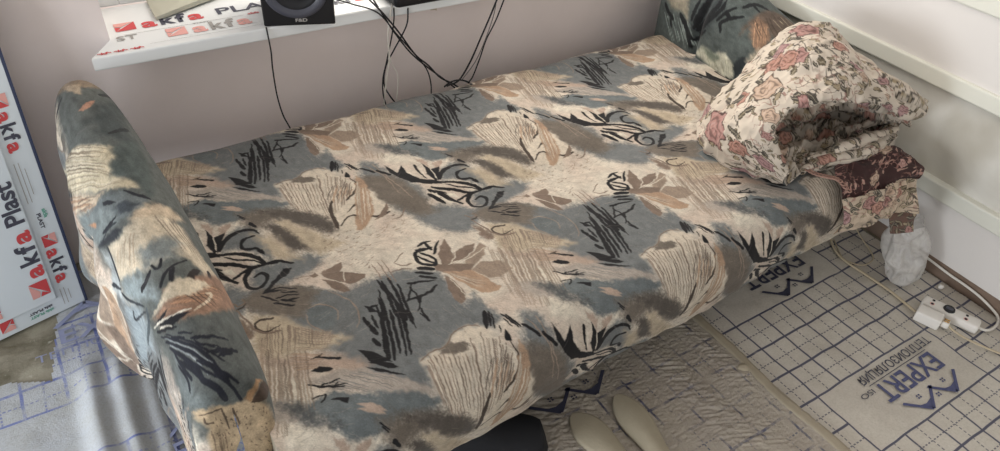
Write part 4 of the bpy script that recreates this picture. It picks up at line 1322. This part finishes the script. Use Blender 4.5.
parts = [(hood2, rose_print(hood, 11, CREAM, keyed, density=0.8))]
# crumpled inside of the hood
cav = patch([
    [(1.664, 1.158, 0.580), (1.814, 1.150, 0.600), (1.918, 1.127, 0.600), (1.999, 1.074, 0.580), (2.094, 1.020, 0.530)],
    [(1.653, 1.139, 0.560), (1.742, 1.088, 0.600), (1.809, 1.047, 0.620), (1.898, 1.006, 0.600), (2.016, 0.975, 0.540)],
    [(1.758, 1.216, 0.450), (1.926, 1.188, 0.460), (2.025, 1.153, 0.460), (2.088, 1.089, 0.460), (2.136, 1.026, 0.460)],
    [(1.705, 1.171, 0.440), (1.879, 1.156, 0.450), (1.971, 1.125, 0.450), (2.038, 1.072, 0.450), (2.107, 1.018, 0.450)],
    [(1.645, 1.108, 0.445), (1.780, 1.075, 0.460), (1.860, 1.042, 0.470), (1.947, 1.011, 0.470), (2.039, 0.983, 0.460)],
    [(1.612, 1.053, 0.440), (1.745, 1.037, 0.440), (1.828, 1.008, 0.450), (1.924, 0.984, 0.450), (2.001, 0.958, 0.450)],
    [(1.596, 0.989, 0.430), (1.694, 0.989, 0.430), (1.788, 0.975, 0.430), (1.893, 0.962, 0.430), (1.997, 0.946, 0.430)]], 150, 200)
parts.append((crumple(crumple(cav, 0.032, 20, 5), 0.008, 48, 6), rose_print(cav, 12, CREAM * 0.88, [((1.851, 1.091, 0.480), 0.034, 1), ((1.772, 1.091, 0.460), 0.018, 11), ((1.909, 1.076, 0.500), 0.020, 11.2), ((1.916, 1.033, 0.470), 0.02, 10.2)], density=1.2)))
def fold(c, r, seed):
    n = 150
    T_ = tube_pts(c, r, 41, n)
    T_[:, -1] = T_[:, 0]
    k = np.linspace(0, 1, n)
    ax = spline(c, n)[:, None, :]
    T_ = ax + (T_ - ax) * (0.25 + 0.75 * np.sin(PI * np.clip(k, 0.02, 0.98)) ** 0.5)[:, None, None]
    return crumple(T_, 0.006, 24, seed)
for c, r, sd in (([(1.694, 1.021, 0.455), (1.815, 0.999, 0.470), (1.930, 0.993, 0.475), (2.062, 0.998, 0.470)], 0.018, 21), ([(1.649, 0.999, 0.445), (1.753, 0.991, 0.455), (1.858, 0.965, 0.460), (2.042, 0.982, 0.460)], 0.015, 22), ([(1.967, 1.060, 0.465), (2.029, 1.059, 0.470), (2.083, 1.044, 0.475)], 0.014, 23)):
    F_ = fold(c, r, sd)
    parts.append((F_, rose_print(F_, sd, CREAM, density=0.8)))
back = patch([
    [(1.681, 1.097, 0.620), (1.798, 1.090, 0.620), (1.908, 1.065, 0.600), (2.006, 1.018, 0.560)],
    [(1.824, 1.182, 0.500), (1.940, 1.166, 0.500), (2.036, 1.125, 0.490), (2.112, 1.053, 0.480)],
    [(1.849, 1.189, 0.440), (1.953, 1.152, 0.440), (2.042, 1.108, 0.440), (2.139, 1.047, 0.440)]], 60, 90)
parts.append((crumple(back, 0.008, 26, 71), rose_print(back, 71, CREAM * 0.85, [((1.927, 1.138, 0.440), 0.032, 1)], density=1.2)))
# rolled right end of the quilt
roll = fold([(1.881, 1.130, 0.620), (1.917, 1.060, 0.620), (1.976, 1.000, 0.600), (2.076, 0.959, 0.550)], 0.050, 31)
parts.append((roll, rose_print(roll, 31, CREAM * 0.97, [], density=1.3)))
# burgundy underside
und = patch([
    [(1.756, 0.969, 0.440), (1.915, 0.977, 0.450), (2.004, 0.957, 0.450), (2.036, 0.934, 0.440), (2.039, 0.901, 0.430)],
    [(1.734, 0.941, 0.430), (1.850, 0.933, 0.440), (1.946, 0.920, 0.440), (2.009, 0.893, 0.430), (2.041, 0.864, 0.420)],
    [(1.714, 0.902, 0.420), (1.804, 0.889, 0.420), (1.883, 0.881, 0.420), (1.959, 0.860, 0.420), (2.029, 0.857, 0.410)],
    [(1.710, 0.876, 0.390), (1.769, 0.863, 0.400), (1.855, 0.861, 0.400), (1.978, 0.869, 0.390), (2.023, 0.858, 0.390)]], 110, 150)
parts.append((crumple(crumple(und, 0.010, 20, 41), 0.004, 50, 42), rose_print(und, 41, np.array([0.25, 0.17, 0.165]), [((1.843, 0.886, 0.430), 0.020, 2), ((1.967, 0.956, 0.440), 0.022, 2)], True, 0.35)))
# flap hanging over the corner
flap = patch([
    [(1.694, 0.876, 0.410), (1.751, 0.858, 0.420), (1.832, 0.853, 0.420), (1.941, 0.862, 0.410), (1.977, 0.838, 0.410)],
    [(1.716, 0.875, 0.375), (1.773, 0.855, 0.375), (1.848, 0.847, 0.380), (1.932, 0.842, 0.380), (1.981, 0.827, 0.380)],
    [(1.730, 0.874, 0.330), (1.787, 0.849, 0.335), (1.856, 0.842, 0.340), (1.936, 0.833, 0.340), (1.987, 0.813, 0.340)],
    [(1.728, 0.870, 0.290), (1.808, 0.847, 0.295), (1.879, 0.844, 0.305), (1.938, 0.828, 0.310), (1.993, 0.799, 0.310)]], 100, 170)
fl2 = crumple(crumple(flap, 0.012, 30, 51, (1, 1, 0.35)), 0.004, 60, 52)
parts.append((fl2, rose_print(flap, 51, np.array([0.75, 0.68, 0.60]), [((1.826, 0.855, 0.360), 0.022, 1), ((1.893, 0.848, 0.360), 0.018, 2)], density=1.4)))
tailp = patch([
    [(1.917, 0.851, 0.320), (1.963, 0.836, 0.325), (2.002, 0.816, 0.325)],
    [(1.938, 0.841, 0.270), (1.978, 0.824, 0.275), (2.015, 0.805, 0.275)],
    [(1.962, 0.833, 0.220), (1.992, 0.811, 0.225), (2.027, 0.798, 0.225)]], 60, 60)
parts.append((crumple(tailp, 0.008, 30, 61), rose_print(tailp, 61, np.array([0.42, 0.33, 0.29]), [], density=2.0)))
join_grids('quilt', [(p - BO, c) for p, c in parts], M_blanket, blanket)
M_lace = plain('lace', 'a07f72', 0.9, 0.1, 80)
lace = spline([(1.667, 1.000, 0.445), (1.665, 0.961, 0.450), (1.686, 0.934, 0.450), (1.700, 0.911, 0.450), (1.705, 0.874, 0.435)], 15) - BO
bm = bmesh.new()
for c in lace:
    T_ = tube_pts([(c[0] + 0.007 * math.cos(a), c[1] + 0.007 * math.sin(a), c[2] + 0.004) for a in np.linspace(0, 2 * PI, 9)], 0.0022, 6, 20)
    vv = [[bm.verts.new(p) for p in row] for row in T_]
    for i in range(len(vv) - 1):
        for j in range(6):
            bm.faces.new((vv[i][j], vv[i + 1][j], vv[i + 1][(j + 1) % 6], vv[i][(j + 1) % 6]))
bm_obj('lace_trim', bm, M_lace, blanket, True)


# ---------------------------------------------------------------- things on the window board
def spk_loc(o):
    return o
sp = thing('speaker', (0.562, 1.958, SZ), 'black square loudspeaker standing on the window board, one thin cable hanging down', 'speaker', None, math.radians(-19))
sw = 0.098
bm = bmesh.new(); box(bm, (-sw, 0.0, 0.0), (sw, 0.19, 0.26), 0.004)
bm_obj('cabinet', bm, M_black, sp)
def ring_y(name, cx, cz, r0, r1, y0, y1, mat, parent, n=56):
    th = np.linspace(0, 2 * PI, n, endpoint=False)
    prof = [(r0, y0 + (y1 - y0) * 0.2), (r0 * .6 + r1 * .4, y1), (r0 * .25 + r1 * .75, y1), (r1, y0)]
    Pm = np.stack([np.stack([cx + r * np.cos(th), 0 * th + y, cz + r * np.sin(th)], 1) for r, y in prof])
    return grid_obj(name, Pm, mat, parent, wrap=True)
ring_y('driver_ring', -0.002, 0.112, 0.064, 0.090, -0.001, -0.008, M_grey, sp)
def disc_y(name, prof, cx, cz, mat, parent, n=48):
    th = np.linspace(0, 2 * PI, n, endpoint=False)
    Pm = np.stack([np.stack([cx + r * np.cos(th), 0 * th + y, cz + r * np.sin(th)], 1) for r, y in prof])
    return grid_obj(name, Pm, mat, parent, wrap=True)
disc_y('cone', [(0.0005, -0.002), (0.024, -0.004), (0.026, -0.0015), (0.056, -0.001), (0.062, -0.006), (0.066, -0.001)], -0.002, 0.112, M_rubber, sp)
text_obj('brand_lettering', 'F&D', 0.013, M_inkp, Matrix.Translation((-0.012, -0.0012, 0.012)) @ Matrix.Rotation(PI / 2, 4, 'X'), sp, 0.0004, 1.4)

dv = thing('desk_device', (0.965, 2.03, SZ), 'low black rounded plastic device lying on the window board right of the speaker', 'electronic device')
bm = bmesh.new(); box(bm, (-0.115, -0.085, 0.0), (0.115, 0.09, 0.05), 0.016)
bm_obj('housing', bm, M_black, dv, True)
bm = bmesh.new(); box(bm, (-0.085, -0.06, 0.0495), (0.085, 0.065, 0.056), 0.003)
bm_obj('top_cover', bm, M_rubber, dv)

M_paper = plain('grey_paper', 'b9b8a8', 0.7, 0.04, 20)
pts = [(0.214, 2.150), (0.238, 2.150), (0.42, 2.235), (0.36, 2.28), (0.215, 2.29)]
bm = bmesh.new()
lowv = [bm.verts.new((x, y, SZ + 0.002 + 0.003 * (k % 4))) for k, (x, y) in enumerate(pts)]
hiv = [bm.verts.new((x, y, SZ + 0.010 + 0.006 * (k % 4))) for k, (x, y) in enumerate(pts)]
bm.faces.new(lowv); bm.faces.new(hiv)
for k in range(5):
    bm.faces.new((lowv[k], lowv[(k + 1) % 5], hiv[(k + 1) % 5], hiv[k]))
tag(bm_obj('paper_packet', bm, M_paper), 'pale grey paper packet with a pointed corner lying on the printed window board', 'packet')

# cables hanging from the window board, each its own thing
def cable(name, pts, r, mat, label, group=None):
    return tag(tube_obj(name, pts, r, mat, None, 12 * len(pts), 8), label, 'cable', group or 'cables hanging from the window board')
cable('speaker_cable', [(0.472, 1.982, 0.690), (0.471, 1.972, 0.668), (0.471, 1.966, 0.622), (0.468, 1.966, 0.566), (0.467, 1.960, 0.488), (0.473, 1.950, 0.424), (0.484, 1.935, 0.384), (0.493, 1.925, 0.337)], 0.0022, M_rubber, 'thin black cable hanging from the loudspeaker down behind the sofa bed')
cable('black_cable', [(0.759, 2.020, 0.743), (0.805, 1.972, 0.692), (0.859, 1.962, 0.617), (0.914, 1.955, 0.528), (0.957, 1.950, 0.483), (0.995, 1.940, 0.436), (1.036, 1.925, 0.409), (1.062, 1.910, 0.388)], 0.0028, M_rubber, 'thick black cable slanting to the sofa back edge, upper of the crossing pair')
cable('black_cable', [(0.790, 2.020, 0.738), (0.826, 1.972, 0.657), (0.849, 1.962, 0.612), (0.897, 1.955, 0.539), (0.950, 1.950, 0.481), (1.014, 1.940, 0.421), (1.041, 1.920, 0.395)], 0.0026, M_rubber, 'black cable slanting to the sofa back edge, lower of the crossing pair')
cable('black_cable', [(0.671, 2.020, 0.730), (0.732, 1.990, 0.710), (0.805, 1.974, 0.676), (0.863, 1.964, 0.596), (0.926, 1.958, 0.511), (0.956, 1.955, 0.463), (0.962, 1.940, 0.418), (0.952, 1.920, 0.372)], 0.0022, M_rubber, 'thin black cable coming from behind the loudspeaker, ending below the crossing pair')
cable('black_cable', [(0.920, 2.020, 0.705), (0.903, 1.974, 0.662), (0.892, 1.968, 0.618), (0.846, 1.962, 0.553), (0.815, 1.958, 0.507), (0.803, 1.952, 0.450), (0.816, 1.940, 0.410), (0.836, 1.925, 0.376)], 0.0024, M_rubber, 'black cable looping left under the device and down behind the sofa')
cable('black_cable', [(0.864, 2.000, 0.709), (0.857, 1.974, 0.664), (0.845, 1.968, 0.604), (0.820, 1.960, 0.525), (0.802, 1.955, 0.470), (0.795, 1.945, 0.423), (0.799, 1.930, 0.375)], 0.0022, M_rubber, 'thin black cable hanging straight down beside the white one')
cable('white_cable', [(0.867, 2.000, 0.715), (0.842, 1.970, 0.662), (0.829, 1.964, 0.602), (0.827, 1.958, 0.532), (0.809, 1.950, 0.456), (0.791, 1.935, 0.382)], 0.0026, M_cordw, 'white cable hanging straight down from the window board')
cable('white_cable', [(0.827, 1.957, 0.559), (0.831, 1.955, 0.519), (0.849, 1.952, 0.478), (0.847, 1.945, 0.436), (0.831, 1.930, 0.382)], 0.0016, M_cordw, 'thin white lead bowing right of the straight white cable')
cable('black_cable', [(1.241, 1.990, 0.665), (1.200, 1.972, 0.604), (1.155, 1.962, 0.526), (1.113, 1.950, 0.460), (1.061, 1.930, 0.415), (1.003, 1.905, 0.419)], 0.0030, M_rubber, 'black cable dropping steeply to the sofa back edge, leftmost of the right bundle')
cable('grey_cable', [(1.230, 1.990, 0.660), (1.211, 1.972, 0.602), (1.175, 1.962, 0.522), (1.132, 1.950, 0.456), (1.072, 1.930, 0.413)], 0.0016, M_cordg, 'thin grey cable in the middle of the right bundle')
cable('black_cable', [(1.268, 1.990, 0.661), (1.220, 1.972, 0.580), (1.180, 1.964, 0.520), (1.155, 1.958, 0.462), (1.120, 1.940, 0.412), (1.090, 1.920, 0.398), (1.091, 1.900, 0.386)], 0.0024, M_rubber, 'black cable ending in a small curl, rightmost of the right bundle')
cable('black_cable', [(0.992, 1.905, 0.418), (1.015, 1.900, 0.433), (1.045, 1.895, 0.436), (1.076, 1.895, 0.421), (1.094, 1.900, 0.400)], 0.0028, M_rubber, 'short black cable end lying on the sofa bed back edge where the bundles meet')

# ---------------------------------------------------------------- wrapped panel leaning at the left
BR = Vector((-0.188, 1.883, 0.012))
ex = Vector((-0.228, -0.061, 0)).normalized()
ez0 = Vector((0.035, 0.15, 1)).normalized()
ez0 = (ez0 - ex * ex.dot(ez0)).normalized()
ez = (ez0 - 0.075 * ex)
nn = ez0.cross(ex).normalized()          # faces the room
PMx = Matrix((( ex.x, ez.x, nn.x, 0), (ex.y, ez.y, nn.y, 0), (ex.z, ez.z, nn.z, 0), (0, 0, 0, 1)))
pn = thing('window_panel', BR, 'white film wrapped panel with red and grey lettering leaning on the wall left of the sofa bed', 'panel')
def in_panel(o):
    o.data.transform(PMx)
    o.data.update()
    o.parent = pn
    return o
M_film = plain('white_film', 'dde6ec', 0.3, 0.015, 6)
in_panel(box_obj('slab', (0.002, 0.0, -0.034), (0.62, 1.22, 0.0), M_film, None, 0.003))
in_panel(box_obj('edge_strip', (-0.004, 0.0, -0.034), (0.004, 1.222, 0.0005), M_navy, None, 0.001))
in_panel(box_obj('raised_board', (0.070, 0.052, -0.001), (0.60, 1.19, 0.007), M_film, None, 0.002))
def pm(a, b, z, reading):
    """lettering frame on the panel: reading direction and up direction in panel coordinates"""
    r, u = {'down': ((0, -1), (-1, 0)), 'up': ((0, 1), (1, 0)), 'left': ((1, 0), (0, -1))}[reading]
    return Matrix(((r[0], u[0], 0, a), (r[1], u[1], 0, b), (0, 0, -1 if False else 1, z), (0, 0, 0, 1)))
zf, zr = 0.0012, 0.0082
for b0 in (0.242, 0.640, 1.03):
    wordmark(pm(0.054, b0, zf, 'down'), 0.030, M_red, M_ink, in_panel)
wordmark(pm(0.078, 0.078, zr, 'up'), 0.0405, M_red, M_ink, in_panel)
in_panel(text_obj('printed_logo', 'Plast', 0.062, M_ink, pm(0.078, 0.302, zr, 'up'), None, 0.0016, 1.05))
wordmark(pm(0.078, 0.60, zr, 'up'), 0.042, M_red, M_ink, in_panel)
wordmark(pm(0.185, 0.050, zf, 'left'), 0.030, M_red, M_ink, in_panel)
wordmark(pm(0.205, 0.105, zr, 'left'), 0.034, M_red, M_ink, in_panel)
bl = []
for b0 in (0.345, 0.02, 0.745):
    for k, (s, e) in enumerate(((0.0, 0.115), (0.0, 0.115), (0.02, 0.095))):
        a = 0.054 - 0.010 * k
        if b0 < 0.1:
            s, e = s * 0.5, e * 0.45
        bl.append([(a, b0 + s, zf), (a + 0.0016, b0 + s, zf), (a + 0.0016, b0 + e, zf), (a, b0 + e, zf)])
in_panel(bm_obj('fine_print', quad_bm(bl), M_inkp))
in_panel(text_obj('fine_print', 'akfa', 0.014, M_green, pm(0.030, 0.318, zf, 'down'), None, 0.0005, 1.2))
in_panel(text_obj('fine_print', 'PLAST', 0.014, M_ink, pm(0.046, 0.310, zf, 'down'), None, 0.0004, 1.2))
in_panel(text_obj('fine_print', 'akfa PLAST', 0.011, M_ink, pm(0.085, 0.038, zf, 'left'), None, 0.0004, 1.2))
in_panel(text_obj('fine_print', 'akfa PLAST', 0.011, M_green, pm(0.085, 0.026, zf, 'left'), None, 0.0004, 1.2))

# ---------------------------------------------------------------- power strip, adapter, cords
ps = thing('power_strip', (2.066, 0.606, 0.006), 'white power strip with a dark round switch lying on the floor near the right wall', 'power strip', None, math.radians(-70))
bm = bmesh.new(); box(bm, (-0.083, -0.024, 0), (0.083, 0.024, 0.032), 0.008)
bm_obj('body', bm, M_white, ps, True)
for sx_ in (-0.055, 0.042):
    bm = bmesh.new()
    for sy_ in (-0.0095, 0.0095):
        bmesh.ops.create_cone(bm, cap_ends=True, segments=14, radius1=0.0042, radius2=0.0042, depth=0.002, matrix=Matrix.Translation((sx_, sy_, 0.0324)))
    bm_obj('socket_holes', bm, M_black, ps)
    grid_obj('socket_ring', np.stack([np.stack([sx_ + 0.012 * np.cos(t_) * 0 + (0.005 + 0.0016 * a_) * np.cos(t_), -0.0095 + (0.005 + 0.0016 * a_) * np.sin(t_), 0 * t_ + 0.0327], 1) for a_ in (0, 1) for t_ in (np.linspace(0, 2 * PI, 20, endpoint=False),)]), M_redp, ps, wrap=True)
bm = bmesh.new()
bmesh.ops.create_cone(bm, cap_ends=True, segments=32, radius1=0.0175, radius2=0.016, depth=0.006, matrix=Matrix.Translation((-0.008, 0, 0.0335)))
bm_obj('switch_bezel', bm, M_black, ps)
bm = bmesh.new(); box(bm, (-0.018, -0.006, 0.0345), (0.002, 0.006, 0.0385), 0.002)
bm_obj('switch_rocker', bm, M_grey, ps)
def local_to(loc, rz, pts):
    """room points in the frame of a thing at loc turned by rz"""
    q = np.array(pts, float) - np.array(loc)
    c, s = math.cos(-rz), math.sin(-rz)
    return np.stack([q[:, 0] * c - q[:, 1] * s, q[:, 0] * s + q[:, 1] * c, q[:, 2]], 1)
tube_obj('cord', local_to((2.066, 0.606, 0.006), math.radians(-70), [(2.093, 0.532, 0.022), (2.108, 0.514, 0.018), (2.135, 0.507, 0.016), (2.172, 0.512, 0.014), (2.204, 0.529, 0.014), (2.206, 0.558, 0.026), (2.206, 0.600, 0.037), (2.206, 0.651, 0.042), (2.206, 0.707, 0.043), (2.206, 0.752, 0.046), (2.206, 0.797, 0.049), (2.206, 0.877, 0.049)]), 0.0042, M_cordw, ps, 120, 10)

ad = thing('plug_adapter', (1.998, 0.632, 0.006), 'white square plug adapter pressed against the near long side of the power strip', 'adapter', None, math.radians(-70))
bm = bmesh.new(); box(bm, (-0.036, -0.030, 0), (0.036, 0.018, 0.038), 0.005)
bm_obj('body', bm, M_white, ad, True)
bm = bmesh.new(); box(bm, (0.036, -0.014, 0.010), (0.058, 0.010, 0.030), 0.004)
bm_obj('plug_head', bm, M_white, ad, True)
for dy in (-0.007, 0.003):
    bm = bmesh.new()
    bmesh.ops.create_cone(bm, cap_ends=True, segments=10, radius1=0.002, radius2=0.002, depth=0.016, matrix=Matrix.Translation((0.047, dy, 0.032)) @ Matrix.Rotation(PI / 2, 4, 'Y'))
    bm_obj('pin', bm, M_gold, ad, True)
tube_obj('cord', [(0.056, -0.004, 0.02), (0.075, -0.006, 0.012), (0.12, -0.010, 0.0075), (0.20, -0.006, 0.0075), (0.32, 0.004, 0.0075)], 0.0034, M_cordb, ad, 60, 10)

tag(tube_obj('floor_cord', [(2.070, 1.076, 0.030), (2.024, 1.018, 0.014), (1.999, 0.971, 0.011), (1.992, 0.924, 0.011), (1.998, 0.849, 0.011), (2.002, 0.768, 0.011), (1.996, 0.710, 0.012), (1.987, 0.666, 0.016)], 0.0042, M_cordb, None, 90, 10),
    'beige cord running across the grid film from under the sofa bed to the adapter', 'cable', 'cords on the floor')
tag(tube_obj('floor_cord', [(2.046, 1.027, 0.012), (1.998, 0.953, 0.012), (2.003, 0.917, 0.012), (2.031, 0.891, 0.012), (2.085, 0.896, 0.012), (2.115, 0.932, 0.012), (2.130, 0.979, 0.020), (2.136, 1.022, 0.040), (2.091, 1.033, 0.080)], 0.0024, M_cordb, None, 90, 8),
    'thin beige lead making a small loop on the floor beside the plastic bag', 'cable', 'cords on the floor')

# plastic bag hanging to the floor below the blanket
def clear_plastic():
    t = NT('milky_plastic')
    f = t.noise(24, 4, 0.6, t.obj(), 1.0)
    t.set(Base_Color=(0.74, 0.72, 0.69), Roughness=0.3, Alpha=t.math('ADD', 0.22, t.math('MULTIPLY', f, 0.5)))
    t.bsdf.inputs['Specular IOR Level'].default_value = 0.5
    t.bump(f, 0.5, 0.006)
    return t.m
def bag_points(n, m):
    th = np.linspace(0, 2 * PI, m, endpoint=False)[None, :]
    k = np.linspace(0, 1, n)[:, None]
    z = 0.008 + 0.20 * k
    rad = np.interp(k, [0, 0.04, 0.2, 0.5, 0.8, 1], [0.0, 0.45, 0.7, 1.0, 0.9, 0.6])
    X = 2.078 + 0.01 * k + 0.092 * rad * np.cos(th)
    Y = 0.775 + 0.08 * k + 0.055 * rad * np.sin(th)
    Pb = np.stack([X, Y, z + 0 * th], -1)
    q = 1 - np.abs(noise3(Pb * np.array([34, 34, 16])))
    d = np.stack([np.cos(th) + 0 * k, np.sin(th) + 0 * k, 0 * th + 0 * k], -1)
    return Pb + d * (0.030 * (q - 0.5) * smooth(0.0, 0.15, k) + 0.012 * noise3(Pb * 12) * smooth(0.0, 0.15, k))[..., None]
tag(grid_obj('plastic_bag', bag_points(60, 90), clear_plastic(), wrap=True), 'crumpled clear plastic bag slumped on the floor below the blanket corner', 'bag')

# under the front edge of the sofa bed
M_sole = plain('cream_felt', 'a39a86', 0.85, 0.08, 40, 0.2)
def insole(name, pts, width, z, label):
    c = spline(pts, 40)
    t = np.gradient(c, axis=0); t /= np.linalg.norm(t, axis=1)[:, None]
    s = np.stack([-t[:, 1], t[:, 0]], 1)
    k = np.linspace(0, 1, 40)
    w = width * np.sqrt(np.clip(1 - np.abs(2 * k - 1) ** 2.6, 0, 1)) * (0.82 + 0.22 * np.cos((k - 0.25) * 2 * PI))
    a = np.linspace(-1, 1, 14)
    top = np.stack([c[:, None, 0] + s[:, None, 0] * w[:, None] * a, c[:, None, 1] + s[:, None, 1] * w[:, None] * a, z + 0.012 + 0.012 * (1 - a[None, :] ** 2) * np.sin(PI * k)[:, None] + 0 * w[:, None]], -1)
    bot = top[:, ::-1].copy(); bot[..., 2] = z
    return tag(grid_obj(name, np.concatenate([top, bot], 1), M_sole, wrap=True), label, 'insole', 'insoles by the sofa front')
insole('insole', [(0.825, 0.865), (0.838, 0.79), (0.85, 0.68), (0.85, 0.54)], 0.046, 0.012, 'cream felt insole on the crinkled film, nearer the dark shoe')
insole('insole', [(0.965, 0.86), (0.96, 0.77), (0.95, 0.66), (0.94, 0.50)], 0.044, 0.012, 'cream felt insole on the crinkled film, farther from the dark shoe')
M_shoe = plain('black_cloth', '16171b', 0.8, 0.2, 30, 0.2)
M_navyc = plain('navy_cloth', '232a38', 0.8, 0.2, 30, 0.2)
shoe = thing('shoe', (0.615, 0.875, 0.012), 'black soft shoe with a navy lining poking out under the front of the sofa bed', 'shoe')
def shoe_points(n, m):
    th = np.linspace(0, 2 * PI, m, endpoint=False)[None, :]
    k = np.linspace(0, 1, n)[:, None]
    w = 0.065 * np.sqrt(np.clip(1 - (2 * k - 1) ** 4, 0, 1)) * (0.8 + 0.25 * k)
    h = np.interp(k, [0, 0.1, 0.4, 0.65, 0.92, 1], [0.05, 0.13, 0.115, 0.09, 0.075, 0.0])
    X = -0.15 + 0.27 * k + 0 * th
    Y = w * np.cos(th)
    Z = np.maximum(h * (0.5 + 0.5 * np.sin(th)), 0)
    return np.stack([X, Y, Z], -1)
so = grid_obj('upper', shoe_points(50, 40), M_shoe, shoe, wrap=True)
so.rotation_euler = (0, 0, math.radians(-28))
lo = grid_obj('lining', np.stack([np.stack([-0.085 + (0.045 * r_) * np.cos(t_), 0.028 * r_ * np.sin(t_), 0 * t_ + 0.122 - 0.004 * r_], 1) for r_ in (0.02, 0.6, 1.0, 1.1) for t_ in (np.linspace(0, 2 * PI, 30, endpoint=False),)]), M_navyc, shoe, wrap=True)
lo.rotation_euler = (0, 0, math.radians(-28))
